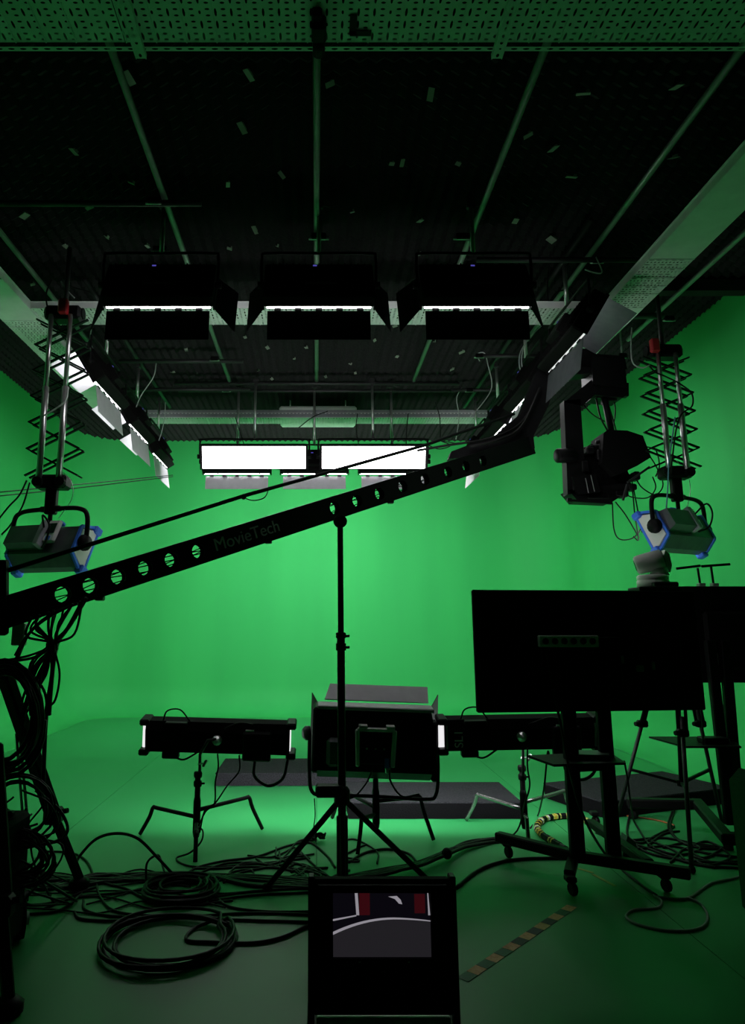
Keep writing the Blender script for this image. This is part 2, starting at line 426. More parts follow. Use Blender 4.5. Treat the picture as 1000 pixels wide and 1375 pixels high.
tray('right cable tray running back, half covered by a solid lid', [(2.4, 5.15, 0), (5.15, YM - .36, 1), (YM - .36, YM + .25, 0), (YM + .25, 9.3, 1)], 'y', 2.63, 0)
tray('left cable tray running back behind the left scissor hanger', [(2.4, YM - .9, 1), (YM - .9, YM - .1, 0), (YM - .1, 7.5, 1), (7.5, 9.3, 0)], 'y', -2.99, 0)
YF = AZ(425, 561, TZ).y
far = tray('long cable tray with slotted edge above the two glowing panels', [(-2.6, -1.0, 1), (-1.0, .8, 1), (.8, 2.6, 1)], 'x', 0, YF, .3, .07)
mb = MB()
for i in range(104): mb.holed(Vector((-2.6 + i * .05, YF - .012, TZ + .01)), Vector((1, 0, 0)), Vector((0, 0, 1)), 0, .05, 0, .1, .014, .007, 2)
mb.make('edge_strip', 'fixture_grey', far)
# black clamp on the middle pipe under the front tray
p = AZ(428, 44, TZ - .06)
c = thing('pipe_clamp', 'black clamp under the front tray at the middle pipe', 'clamp', (p.x, p.y, PZ))
MB().box((p.x, p.y, TZ - .04), (.07, .1, .08), bev=.01).box((p.x - .01, p.y - .07, TZ - .03), (.05, .06, .05), bev=.01).make('clamp_body', 'black', c)
MB().tube((p.x, p.y + .05, TZ - .05), (p.x, p.y + .14, TZ - .05), .03, n=10).make('clamp_knob', 'black', c, True)
# duct box above the far tray
mb = MB(); a = AZ(372, 541, 4.66)
mb.box((.02, a.y + .5, 4.60), (1.15, .5, .2), bev=.03)
mb.box((-.4, a.y + .5, 4.78), (.02, .02, .3)); mb.box((.44, a.y + .5, 4.78), (.02, .02, .3))
tag(mb.make('air_unit', 'galv'), 'pale flat ventilation unit behind the far cable tray', 'air unit')

# ---------------------------------------------------------------- panel fixtures
def panel_fixture(label, loc, rz, w_=.9, h_=.42, tilt=0.0, lit='lit_wall', flap_h=.24, flap_w=None, flap_ang=.1, side=True, top=True, hang=.3, group=None, bottom=True, strip=.012, fm='flap'):
    """faces local +y. loc = body centre"""
    t = thing('panel_light', label, 'studio light', loc, rz, group)
    R = rx(-tilt)
    def mk(): m = MB(); m.xf = R; return m
    flap_w = flap_w or w_ - .04
    mb = mk(); mb.box((0, 0, 0), (w_, .11, h_), bev=.012)
    mb.make('body', 'black_matte', t, world=False)
    mb = mk()
    for i in range(15): mb.box((-w_ * .42 + i * w_ * .06, -.066, h_ * .02), (.008, .03, h_ * .8))
    o = mb.make('cooling_fins', 'black_matte', t, world=False); o['kind'] = 'stuff'
    mb = mk(); mb.box((.02, -.1, -.02), (.26, .07, .2), bev=.01); u = mb.make('control_box', 'black_matte', t, world=False)
    mb = mk(); mb.box((-.03, -.137, .06), (.03, .004, .012)); mb.make('status_led', 'led_blue', u, world=False)
    mb = mk(); mb.box((0, .06, -strip / 2), (w_ - .05, .02, h_ - .03 + strip)); mb.make('diffuser', lit, t, world=False)
    # frame lips around the face
    mb = mk()
    mb.box((0, .065, h_ / 2), (w_, .03, .012)); mb.box((-w_ / 2, .065, 0), (.012, .03, h_)); mb.box((w_ / 2, .065, 0), (.012, .03, h_))
    mb.make('face_frame', 'black', t, world=False)
    if bottom:
        mb = mk(); z0 = -h_ / 2 - .022
        d = Vector((0, math.sin(flap_ang), -math.cos(flap_ang)))
        a = Vector((0, .07, z0)); n = Vector((0, .004, 0))
        mb.prism([a + Vector((-flap_w / 2, 0, 0)), a + Vector((flap_w / 2, 0, 0)), a + Vector((flap_w / 2, 0, 0)) + d * flap_h, a + Vector((-flap_w / 2, 0, 0)) + d * flap_h], n)
        f = mb.make('barn_door', fm, t, world=False)
        for i in range(5):
            mb = mk(); mb.box((-flap_w * .4 + i * flap_w * .2, .062, z0 + .006), (.05, .012, .026)); mb.make('hinge', 'pipe_dark', f, world=False)
    if top:  # top door added, set level to keep light off the trays
        mb = mk(); a = Vector((0, .075, h_ / 2)); d = Vector((0, math.sin(1.57), math.cos(1.57)))
        mb.prism([a + Vector((-flap_w / 2, 0, 0)), a + Vector((flap_w / 2, 0, 0)), a + Vector((flap_w / 2, 0, 0)) + d * flap_h, a + Vector((-flap_w / 2, 0, 0)) + d * flap_h], (0, .004, 0))
        mb.make('barn_door', fm, t, world=False)
    if side:
        for sg in (-1, 1):
            mb = mk(); a = Vector((sg * w_ / 2, .075, 0)); d = Vector((sg * math.sin(.65), math.cos(.65), 0)) * flap_h
            mb.prism([a + Vector((0, 0, -h_ / 2 + .01)), a + Vector((0, 0, h_ / 2 - .01)), a + d + Vector((0, 0, h_ / 2 + .04)), a + d + Vector((0, 0, -h_ / 2 - .04))], (sg * .004, .002, 0))
            mb.make('barn_door', fm, t, world=False)
    # yoke and drop tube (not tilted)
    top_z = h_ / 2 + .07
    mb = MB()
    mb.path(smooth_path([(-w_ / 2 - .02, 0, 0), (-w_ / 2 - .02, 0, top_z - .04), (-w_ / 2 + .03, 0, top_z), (0, 0, top_z), (w_ / 2 - .03, 0, top_z), (w_ / 2 + .02, 0, top_z - .04), (w_ / 2 + .02, 0, 0)], 4), .012, 8)
    mb.make('yoke', 'black', t, True, world=False)
    for sg in (-1, 1): MB().tube((sg * (w_ / 2 - .01), 0, 0), (sg * (w_ / 2 + .05), 0, 0), .03, n=10).make('tilt_knob', 'black', t, True, world=False)
    if hang:
        MB().tube((0, 0, top_z), (0, 0, top_z + hang), .018, n=10).make('drop_tube', 'silver', t, True, world=False)
        mb = MB(); mb.box((0, 0, top_z + hang), (.07, .05, .07), bev=.008); mb.tube((.03, 0, top_z + hang), (.09, 0, top_z + hang - .02), .008, n=6); mb.make('clamp', 'pipe_dark', t, world=False)
    return t
# front row, aimed at the back wall
FD = 5.1
zf = AD(425, 416, FD).z
for (px, lab) in ((213.5, 'black panel light at left of the front ceiling row'), (428, 'black panel light in the middle of the front ceiling row'), (638.5, 'black panel light at right of the front ceiling row, edge glowing')):
    c = AD(px, 416, FD); panel_fixture(lab, (c.x, FD, zf + .205), 0, .85, .40, 0.45, 'lit_wall', .235, .79, .42, hang=.42, group='front row of ceiling panel lights', strip=.007, fm='black')
# back row facing the lens
KD = 9.0
for (px, lab) in ((341.5, 'left glowing white panel light facing the lens'), (501, 'right glowing white panel light facing the lens')):
    c = AD(px, 613, KD); panel_fixture(lab, (c.x, KD, c.z), PI, 1.39, .33, .35, 'lit_key', .24, None, .1, side=False, top=True, bottom=False, fm='black', hang=.8, group='glowing panels at the back', strip=0)  # black top door added to cut upward light from the glowing pair
# three more behind them, aimed at the back wall
for (px, lab) in ((318, 'leftmost grey flapped light under the glowing panels'), (422, 'middle grey flapped light under the glowing panels'), (527, 'rightmost grey flapped light under the glowing panels')):
    c = AD(px, 636, KD + .3); panel_fixture(lab, (c.x, KD + .3, c.z + .165), 0, .92, .33, .3, 'lit_back', .18, .84, .15, side=False, hang=.84, strip=.006, group='lights under the glowing panels')
# side rows, aimed at the side walls
for (D, px, lab) in ((7.0, 139, 'nearest light of the left row, longest pale flap'), (8.3, 181, 'middle light of the left row of fixtures'), (9.5, 213, 'farthest light of the left row of fixtures')):
    panel_fixture(lab, (-2.2, D, 4.02 - (D - 7) * .04), PI / 2, .95, .4, .55, 'lit_side', .27, .88, .4, side=False, hang=.42, strip=.002, group='left row of fixtures')
for (D, lab) in ((5.85, 'nearest light of the right row, under the corner of the trays'), (7.1, 'second light of the right row behind the crane elbow'), (8.3, 'third light of the right row of fixtures'), (9.5, 'farthest light of the right row of fixtures')):
    panel_fixture(lab, (2.22, D, 4.02 - max(0, D - 7) * .04), -PI / 2, .95, .4, .55, 'lit_side' if D > 6 else 'lit_end', .27, .88, .4, side=False, hang=.42, strip=.002, group='right row of fixtures', fm='fixture_dark' if D < 6 else 'flap')

# ---------------------------------------------------------------- blue fixtures on scissor hangers
def hanging(labelp, labell, base, ztop, zbot, yaw, cells=6):
    X, Y = base
    t = thing('scissor_hanger', labelp, 'light hanger', (X, Y, ztop))
    w2 = .215; H = ztop - zbot; ch = H / cells
    mb = MB(); mb.box((X, Y, ztop + .06), (.3, .16, .12), bev=.02); mb.tube((X - .16, Y, ztop + .07), (X + .16, Y, ztop + .07), .05, n=12)
    mb.make('top_carriage', 'black', t)
    MB().box((X + .02 if X < 0 else X - .12, Y - .1, ztop + .09), (.08, .06, .13), bev=.012).make('red_brake', 'red', t, label='red plastic brake handle')
    MB().tube((X, Y, ztop + .1), (X, Y, PZ), .02, n=10).make('hanger_stem', 'pipe_dark', t, True)
    for sy in (-.05, .05):
        for k in range(cells):
            za, zb = ztop - k * ch, ztop - (k + 1) * ch
            MB().bar((X - w2, Y + sy, za), (X + w2, Y + sy, zb), .012, .027, up=(0, 1, 0)).make('scissor_arm', 'black', t)
            MB().bar((X + w2, Y + sy + .01, za), (X - w2, Y + sy + .01, zb), .012, .027, up=(0, 1, 0)).make('scissor_arm', 'black', t)
    for sx in (-.085, .075):
        MB().tube((X + sx, Y - .075, ztop + .03), (X + sx, Y - .075, ztop - H * .45), .019, n=10).make('spring_tube', 'silver', t, True)
        MB().tube((X + sx, Y - .075, ztop - H * .45), (X + sx, Y - .075, zbot - .03), .026, n=10).make('spring_tube', 'silver', t, True)
    mb = MB(); mb.box((X, Y, zbot - .05), (.26, .16, .11), bev=.02)
    for sx in (-.09, .09): mb.lathe([(.04, -.03), (.045, 0), (.04, .03)], 12, (X + sx, Y - .08, zbot - .06), (0, 1, 0))
    mb.make('bottom_carriage', 'black', t)
    mb = MB(); mb.box((X, Y, zbot - .2), (.09, .07, .22), bev=.01); mb.tube((X, Y, zbot - .3), (X, Y, zbot - .38), .018, n=10); mb.make('spigot_socket', 'black', t)
    MB().tube((X, Y, zbot - .315), (X, Y, zbot - .4), .015, n=10).make('spigot', 'silver', t, True)
    # the fixture itself
    zc = zbot - .55
    f = thing('blue_fixture', labell, 'studio light', (X, Y, zc), yaw)
    R = rx(-.45)
    def mk(): m = MB(); m.xf = R; return m
    w_, h_ = .62, .36
    sec = [(.13, -h_ / 2), (.13, h_ / 2), (.06, h_ / 2), (-.06, h_ * .33), (-.06, -h_ * .33), (.06, -h_ / 2)]      # (y, z) section of the shell
    mb = mk(); mb.prism([(-w_ / 2, y, z) for y, z in sec], (w_, 0, 0)); mb.make('shell', 'fixture_dark', f, world=False)
    mb = mk(); mb.prism([(-.3, -.06, -.09), (-.3, -.15, -.07), (-.3, -.15, .09), (-.3, -.06, .11)], (.34, 0, 0)); pu = mb.make('power_unit', 'fixture_dark', f, world=False)
    mb = mk(); mb.box((.02, -.11, .02), (.05, .1, .22), bev=.005); mb.make('end_plate', 'fixture_grey', pu, world=False)
    mb = mk(); mb.box((.09, -.1, .05), (.11, .04, .2), bev=.01); cp = mb.make('control_panel', 'white_plastic', f, world=False)
    mb = mk(); mb.box((.09, -.123, .07), (.075, .004, .09)); mb.make('display', 'lens', cp, world=False)
    mb = mk(); mb.box((.09, -.123, -.02), (.04, .006, .035)); mb.make('button', 'blue', cp, world=False)
    mb = mk(); mb.box((0, .14, 0), (w_ - .05, .02, h_ - .05)); mb.make('diffuser', 'lit_hang', f, world=False)
    for sg in (-1, 1):
        s2 = [(y * .88 + .012, z * .86) for y, z in sec]
        mb = mk(); mb.prism([(sg * (w_ / 2 + .001), y, z) for y, z in s2], (sg * .012, 0, 0)); mb.make('end_plate', 'white_plastic', f, world=False)
        mb = mk()
        for i in range(6):
            (y0, z0), (y1, z1) = sec[i], sec[(i + 1) % 6]; mb.bar((sg * (w_ / 2 + .006), y0, z0), (sg * (w_ / 2 + .006), y1, z1), .022, .022)
        mb.make('edge_bumper', 'blue', f, world=False)
        for zz in (-1, 1):
            mb = mk(); mb.box((sg * (w_ / 2), .115, zz * (h_ / 2)), (.075, .085, .065), bev=.012); mb.make('corner_guard', 'blue', f, world=False)
        MB().lathe([(.055, 0), (.065, .012), (.065, .04), (.05, .06)], 14, (sg * (w_ / 2 + .012), 0, 0), (sg, 0, 0)).make('tilt_knob', 'black', f, True, world=False)
    mb = mk(); mb.tube((-.28, .1, h_ / 2 + .012), (.28, .1, h_ / 2 + .012), .012, n=8); mb.make('front_rail', 'silver', f, True, world=False)
    mb = mk(); mb.box((.02, -.02, h_ / 2 + .0), (.14, .06, .03), bev=.008); mb.make('latch', 'blue', f, world=False)
    mb = MB(); a = w_ / 2 + .05
    mb.path(smooth_path([(-a, 0, -.02), (-a, 0, .2), (-a + .07, 0, .27), (-.1, 0, .285), (.1, 0, .285), (a - .07, 0, .27), (a, 0, .2), (a, 0, -.02)], 5), .019, 8)
    mb.box((0, 0, .285), (.2, .05, .045), bev=.01)
    mb.make('yoke', 'black', f, True, world=False)
    mb = MB(); mb.path(smooth_path([(.05, -.12, .12), (.1, -.2, .2), (.17, -.2, .12), (.13, -.18, 0), (.05, -.13, -.04)], 6), .008, 6); mb.make('power_lead', 'cable', f, True, world=False)
    mb = MB(); mb.path(smooth_path([(.1, -.02, .2), (.2, 0, .36), (.18, .0, .5), (.04, 0, .62)], 6), .003, 5); mb.make('safety_wire', 'silver', f, True, world=False)
    return t, f
LD = 5.6
a, b = AD(62, 432, LD), AD(60, 640, LD)
hanging('left scissor hanger with silver tubes and red brake', 'blue trimmed studio lamp hanging on the left scissor hanger', (-2.13, LD), a.z, b.z, -.35)
RD = 6.2
a, b = AD(895, 482, RD), AD(905, 628, RD)
hanging('right scissor hanger with silver tubes in front of the right wall', 'blue trimmed studio lamp hanging on the right scissor hanger', (b.x, RD), a.z, b.z, .5)

# ---------------------------------------------------------------- carpeted stage blocks
def riser(label, corners, h, sk='carpet_dark'):
    t = thing('stage_riser', label, 'stage platform', corners[0])
    c = [Vector((p[0], p[1], 0)) for p in corners]
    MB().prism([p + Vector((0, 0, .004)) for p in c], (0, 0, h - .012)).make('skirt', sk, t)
    ctr = sum(c, Vector()) / 4
    MB().prism([p + (p - ctr).normalized() * .006 + Vector((0, 0, h - .008)) for p in c], (0, 0, .012)).make('deck', 'carpet', t)
    return t
riser('dark carpeted stage block behind the left floor light', [(-.96, 7.15, 0), (.5, 7.15, 0), (.5, 7.9, 0), (-.96, 7.9, 0)], .115, 'carpet')
riser('dark carpeted stage block right behind the centre lamp', [(.25, 5.98, 0), (1.62, 5.98, 0), (1.62, 6.7, 0), (.25, 6.7, 0)], .125)
riser('dark carpeted stage block set askew behind the monitor carts', [(2.28, 5.98, 0), (3.57, 6.49, 0), (3.31, 7.18, 0), (2.02, 6.67, 0)], .125)

# ---------------------------------------------------------------- light stands with spread legs
def c_stand(label, feet, hub_z, top_pts, m='black', mleg=None, centre=None):
    f = [AZ(*p, 0) for p in feet]; c = centre or sum(f, Vector()) / 3; c = Vector((c.x, c.y, 0))
    t = thing('light_stand', label, 'light stand', c)
    for i, p in enumerate(f):
        z = hub_z + (.045, 0, -.04)[i % 3]
        d = (p - c); bend = c + d * .78 + Vector((0, 0, z + .015)); up = c + Vector((0, 0, z))
        b0 = c + d * .70 + Vector((0, 0, z + .016)); b1 = c + d * .84 + Vector((0, 0, z * .72))
        MB().path(smooth_path([up, b0, bend, b1, p + Vector((0, 0, .012))], 4), .0145, 8).make('leg', mleg or m, t, True)
        MB().lathe([(.02, .09), (.026, .06), (.026, -.06), (.02, -.09)], 10, (c.x, c.y, z)).make('leg_collar', m, t, True)
    MB().tube(c + Vector((0, 0, hub_z - .1)), c + Vector((0, 0, hub_z + .27)), .02, n=12).make('column', m, t, True)
    mb = MB()
    for zz in (.2, .26): mb.lathe([(.026, 0), (.03, .01), (.03, .03), (.026, .04)], 12, (c.x, c.y, hub_z + zz))
    mb.tube(c + Vector((0, 0, hub_z + .22)), c + Vector((.05, -.02, hub_z + .225)), .007, n=6)
    mb.make('riser_collar', m, t, True)
    MB().path([c + Vector((0, 0, hub_z + .25))] + top_pts, .011, 8).make('riser_tube', 'pipe_dark', t, True)
    mb = MB(); q = c + Vector((.05, -.03, hub_z + .36)); mb.tube(c + Vector((0, 0, hub_z + .35)), q, .007, n=6); mb.box(q, (.02, .02, .05), ry(.5).to_3x3(), .004); mb.make('wing_handle', 'silver', t)
    return t, c
def linear_light(label, centre, length, roll, yaw, sl=False):
    t = thing('linear_light', label, 'studio light', centre, yaw)
    R = ry(roll) @ rx(.14)
    def mk(): m = MB(); m.xf = R; return m
    L = length / 2
    mb = mk(); mb.prism([(-L + .04, -.06, -.1), (-L + .04, -.075, .05), (-L + .04, -.05, .115), (-L + .04, .05, .12), (-L + .04, .05, -.115)], (length - .08, 0, 0)); mb.make('housing', 'black_matte', t, world=False)
    mb = mk(); mb.box((0, .056, 0), (length - .1, .012, .2)); mb.make('diffuser', 'lit_floor', t, world=False)
    for sg in (-1, 1):
        for zz in (-1, 1):
            mb = mk(); mb.box((sg * (L - .03), 0, zz * .105), (.07, .16, .045), bev=.01); mb.make('end_bumper', 'black', t, world=False)
        wd = .05 if sl else (.03 if sg < 0 else .012)
        mb = mk(); mb.box((sg * (L - .045 + wd / 2), .0, .0), (wd, .09, .155), bev=.005); mb.make('end_diffuser', 'lit_end', t, world=False)
        mb = mk(); mb.bar((sg * (L - .055), -.07, -.08), (sg * (L - .055), -.07, .08), .012, .012); mb.make('end_handle', 'fixture_grey' if sl else 'black', t, world=False)
    mb = mk(); mb.box((-L + .26, -.07, .1), (.16, .05, .03), bev=.006); mb.make('battery_plate', 'black', t, world=False)
    mb = mk(); mb.box((-L + .22, -.03, -.125), (.12, .06, .05), bev=.008); mb.make('power_socket', 'black', t, world=False)
    mb = mk(); mb.box((L - .27, -.1, -.03), (.2, .05, .2), bev=.01); mb.make('ballast', 'black', t, world=False)
    mb = mk(); mb.box((L - .32, -.128, .085), (.06, .004, .012)); mb.make('type_plate', 'lettering_white', t, world=False)
    mb = mk(); mb.lathe([(.035, 0), (.035, .02), (.02, .03), (.014, .06)], 12, (0, -.075, 0), (0, -1, 0)); mb.make('mount_boss', 'silver', t, True, world=False)
    mb = mk(); mb.path(smooth_path([(-L + .16, -.05, .12), (-L + .19, -.06, .19), (-L + .28, -.06, .2), (-L + .35, -.05, .12)], 6), .006, 6); mb.make('lead', 'cable', t, True, world=False)
    mb = mk(); mb.path(smooth_path([(-L + .25, -.03, -.145), (-L + .32, -.04, -.155), (-L + .42, -.03, -.1)], 6), .007, 6); mb.make('lead', 'cable', t, True, world=False)
    mb = mk(); mb.path(smooth_path([(L - .28, -.09, -.13), (L - .28, -.09, -.24), (L - .18, -.1, -.3), (L - .08, -.09, -.25), (L - .05, -.06, -.13)], 6), .011, 6); mb.make('lead', 'cable', t, True, world=False)
    mb = mk(); mb.path(smooth_path([(.05, -.08, .08), (L - .4, -.1, .13), (L - .3, -.1, .12)], 6), .006, 6); mb.make('lead', 'cable', t, True, world=False)
    return t
def text_mesh(body, size, xf, m, name, parent, depth=.002, world=True):
    cu = bpy.data.curves.new('lettering', 'FONT'); cu.body = body; cu.size = size; cu.extrude = depth; cu.align_x = 'LEFT'
    cu.offset = 0
    o = bpy.data.objects.new('lettering', cu); COL.objects.link(o)
    bpy.context.view_layer.update()
    me = bpy.data.meshes.new_from_object(o.evaluated_get(bpy.context.evaluated_depsgraph_get()))
    bpy.data.objects.remove(o)
    off = Matrix.Translation(-Vector(parent.location)) if (parent is not None and world) else Matrix()
    me.transform(off @ xf); me.materials.clear(); me.materials.append(M[m])
    q = bpy.data.objects.new(name, me); COL.objects.link(q); q.parent = parent; return q

cl = AD(292, 991, 5.3)
st, c = c_stand('black light stand with bent legs at left under a long bar light', [(352, 1115), (188, 1122), (262, 1160)], .19,
                [AD(268, 1040, 5.28), AD(268.5, 1013, 5.28), AD(279, 994, 5.24), Vector((cl.x - .0, 5.24, cl.z))], centre=AD(264, 1100, 5.28))
linear_light('long black bar light on the left stand, seen from behind', (cl.x, cl.y + .06, cl.z), 1.11, math.radians(1.6), 0)
cr = AD(699, 986, 5.25)
st2, c2 = c_stand('chrome legged light stand right of centre under a bar light', [(775, 1108), (626, 1103), (710, 1138)], .2,
                  [AD(702, 1042, 5.42), AD(702, 1010, 5.42), Vector((cr.x, 5.22, cr.z))], mleg='chrome', centre=AD(704, 1100, 5.45))
lr = linear_light('long black bar light on the chrome legged stand, marked SL1', (cr.x, cr.y + .06, cr.z), 1.16, math.radians(-1.0), 0, True)
text_mesh('SL1', .085, T(-.58 + .165, -.079, -.09) @ rzm(0) @ rx(PI / 2) @ rzm(PI / 2), 'lettering_white', 'lettering', lr, world=False)
# centre lamp on its stand
cc = AD(502, 996, 5.3)
st3, c3 = c_stand('black light stand under the centre lamp, legs half hidden by the pole', [(582, 1130), (446, 1100), (480, 1150)], .24,
                  [AD(505, 1062, 5.32) + Vector((0, 0, -.06)), AD(505, 1062, 5.32)], mleg='black', centre=AD(505, 1105, 5.32))
t = thing('flood_lamp', 'large black flood lamp with raised top flap, seen from behind', 'studio light', (cc.x, 5.3, cc.z), 0)
W, Hh = .8, .47
def R_(m=None): q = MB(); q.xf = ry(math.radians(2.0)) @ rx(math.radians(6)); return q
mb = R_(); mb.prism([(-W / 2, .12, -Hh / 2 + .02), (-W / 2, .12, Hh / 2), (-W / 2, .02, Hh / 2), (-W / 2, -.1, Hh / 2 - .04), (-W / 2, -.12, -Hh / 2 + .06), (-W / 2, -.03, -Hh / 2 - .01)], (W, 0, 0)); mb.make('housing', 'black', t, world=False)
mb = R_(); mb.box((0, .125, 0), (W - .06, .012, Hh - .06)); mb.make('diffuser', 'lit_floor', t, world=False)
mb = R_(); mb.box((0, -.03, Hh / 2 + .012), (W + .02, .14, .028), bev=.006); mb.make('top_rail', 'flap', t, world=False)
mb = R_(); mb.prism([(-.36, .12, Hh / 2 + .02), (.4, .12, Hh / 2 + .02), (.42, .3, Hh / 2 + .10), (-.32, .3, Hh / 2 + .10)], (0, 0, .006)); mb.make('barn_door', 'flap', t, world=False)
mb = R_(); mb.prism([(W / 2 + .005, .1, -Hh / 2 - .03), (W / 2 + .005, .1, Hh / 2 - .02), (W / 2 + .09, .26, Hh / 2 + .06), (W / 2 + .09, .26, -Hh / 2 + .1)], (.006, .003, 0)); mb.make('barn_door', 'black', t, world=False)
mb = R_(); mb.prism([(-W / 2 - .005, .1, -Hh / 2), (-W / 2 - .005, .1, Hh / 2), (-W / 2 - .05, .22, Hh / 2 + .05), (-W / 2 - .05, .22, -Hh / 2)], (-.006, .003, 0)); mb.make('barn_door', 'black', t, world=False)
mb = R_(); mb.box((W / 2 + .03, .02, -.05), (.05, .12, Hh - .06), bev=.015); mb.make('side_cover', 'black', t, world=False)
mb = R_(); mb.box((-W / 2 - .01, 0, .02), (.06, .2, Hh - .02), bev=.015); mb.make('side_cover', 'black', t, world=False)
mb = R_()                                                        # framed rear control unit
mb.bar((-.12, -.15, -.13), (-.13, -.15, .12), .025, .03, .006); mb.bar((.12, -.15, -.13), (.13, -.15, .12), .025, .03, .006); mb.bar((-.13, -.15, .12), (.13, -.15, .12), .03, .025, .006)
mb.box((-.09, -.14, .14), (.06, .05, .02), bev=.004); mb.box((.1, -.14, .14), (.06, .05, .02), bev=.004)
gf = mb.make('guard_frame', 'white_plastic', t, world=False)
mb = R_(); mb.box((0, -.12, -.01), (.22, .05, .22), bev=.01); cu_ = mb.make('control_box', 'black', t, world=False)
mb = R_()
for i in range(3): mb.lathe([(.008, 0), (.006, .008)], 8, (-.06 + i * .06, -.145, -.01), (0, -1, 0))
mb.make('knob', 'silver', cu_, world=False)
mb = R_(); mb.tube((.08, -.15, -.07), (.08, -.17, -.13), .016, n=8); mb.make('connector', 'blue', cu_, world=False)
mb = R_(); mb.tube((.085, -.165, -.13), (.09, -.165, -.16), .02, n=8); mb.make('connector_ring', 'silver', cu_, world=False)
mb = R_(); mb.box((-.29, -.12, -.05), (.1, .05, .2), bev=.03); mb.make('handle', 'fixture_dark', t, world=False)
mb = R_()
for i in range(9):
    for j in range(5): mb.lathe([(.004, 0), (.004, .003)], 6, (-.33 + i * .022 + (j % 2) * .011, -.112, .09 + j * .02), (0, -1, 0))
o = mb.make('vent_holes', 'lens', t, world=False); o['kind'] = 'stuff'
mb = MB(); z = -Hh / 2 - .12
mb.path(smooth_path([(-W / 2 - .06, 0, .05), (-W / 2 - .06, 0, -.2), (-W / 2 - .04, 0, z + .02), (-W / 2 + .06, 0, z), (0, 0, z - .01), (W / 2 - .05, 0, z - .03), (W / 2 + .03, 0, z - .0), (W / 2 + .05, 0, -.2), (W / 2 + .05, 0, .05)], 5), .013, 8)
mb.make('yoke', 'black', t, True, world=False)
MB().lathe([(.05, 0), (.05, .03), (.03, .05)], 12, (-W / 2 - .06, -.0, .06), (-1, -.3, 0)).make('tilt_knob', 'fixture_dark', t, True, world=False)
mb = MB(); mb.path(smooth_path([(-.02, -.15, -.14), (-.06, -.13, -.24), (-.14, -.1, -.34), (-.2, -.1, -.36)], 5), .006, 6); mb.make('lead', 'cable', t, True, world=False)
mb = MB(); mb.path(smooth_path([(.09, -.165, -.16), (.1, -.16, -.24), (.18, -.12, -.34), (.3, -.1, -.33)], 5), .007, 6); mb.make('lead', 'cable', t, True, world=False)

# ---------------------------------------------------------------- black tripod pole in the centre
PD = 4.25
px_ = lambda y: AD(459, y, PD)
base = px_(1068); X0 = base.x
t = thing('tripod_pole', 'tall black tripod pole with a ball on top in front of the centre lamp', 'stand', (X0, PD, 0))
tz = AD(458, 700, PD).z
MB().tube((X0, PD, .42), (X0, PD, AD(459, 868, PD).z), .0225, n=12).make('column', 'black', t, True)
MB().tube((X0, PD, AD(459, 868, PD).z), (X0, PD, tz), .0175, n=12).make('extension', 'black', t, True)
MB().sphere((X0, PD, tz), .042, 14).make('ball_top', 'black_matte', t, True)
zc = AD(459, 862, PD).z
mb = MB(); mb.lathe([(.026, -.05), (.03, -.045), (.03, -.01), (.024, -.005), (.024, .02), (.03, .025), (.03, .05), (.024, .055)], 12, (X0, PD, zc))
mb.tube((X0, PD, zc + .03), (X0 + .05, PD - .01, zc + .035), .008, n=6); mb.tube((X0, PD, zc - .03), (X0 + .05, PD - .01, zc - .03), .009, n=6); mb.make('locking_collar', 'black', t)
hz = base.z
mb = MB(); mb.lathe([(.03, -.05), (.045, -.04), (.045, .03), (.03, .05)], 14, (X0, PD, hz)); mb.box((X0 - .07, PD - .02, hz + .03), (.16, .1, .06), bev=.012); mb.make('spider', 'black', t)
f1, f2 = AZ(357, 1196, 0), AZ(582, 1192, 0); f3 = Vector((X0 - .01, 3.72, 0))
for i, f in enumerate((f1, f2, f3)):
    h = Vector((X0, PD, hz - .01)); a = h + (f - h) * .05
    g = MB().bar(a, f + Vector((0, 0, .012)), .03, .03, .006).make('leg', 'black', t)
    MB().sphere(f + Vector((0, 0, .018)), .022, 8).make('rubber_foot', 'black_matte', g, True)
    k = Vector((X0, PD, .2))
MB().tube((X0, PD, .05), (X0, PD, .45), .032, n=12).make('lower_column', 'black', t, True)

# ---------------------------------------------------------------- monitor near the floor
t = thing('floor_monitor', 'black boxed monitor near the floor showing a dark picture', 'monitor', (.0, 2.85, 0))
MD = 2.85
tl, tr = AD(415, 1184, MD), AD(611, 1184, MD); bl, br = AD(415, 1369, MD), AD(619, 1369, MD)
zt, zb_ = tl.z, bl.z; xl, xr = tl.x + .012, tr.x - .012
yb = MD
cas = MB(); cas.box(((xl + xr) / 2, yb + .045, (zt + zb_) / 2), (xr - xl, .05, zt - zb_), bev=.01); cas.make('cabinet', 'black_matte', t)
s0, s1 = AD(447, 1200, MD), AD(580, 1288, MD)
sx0, sx1, sz0, sz1 = s0.x, s1.x, s1.z, s0.z
mb = MB()
for (a0, a1, b0, b1) in ((xl + .02, sx0 - .001, zb_ + .02, zt - .012), (sx1 + .001, xr - .02, zb_ + .02, zt - .012), (sx0, sx1, sz1 + .001, zt - .012), (sx0, sx1, zb_ + .02, sz0 - .001)):
    mb.box(((a0 + a1) / 2, yb + .012, (b0 + b1) / 2), (a1 - a0, .02, b1 - b0))
mb.make('bezel', 'black', t)
SW, SH = sx1 - sx0, sz1 - sz0
mb = MB()
def q2(u0, v0, u1, v1, mi, d=0.0):
    mb.mi = mi; y = yb + .017 - d
    mb.add([(sx0 + SW * u0, y, sz1 - SH * v0), (sx0 + SW * u1, y, sz1 - SH * v0), (sx0 + SW * u1, y, sz1 - SH * v1), (sx0 + SW * u0, y, sz1 - SH * v1)], [(0, 1, 2, 3)])
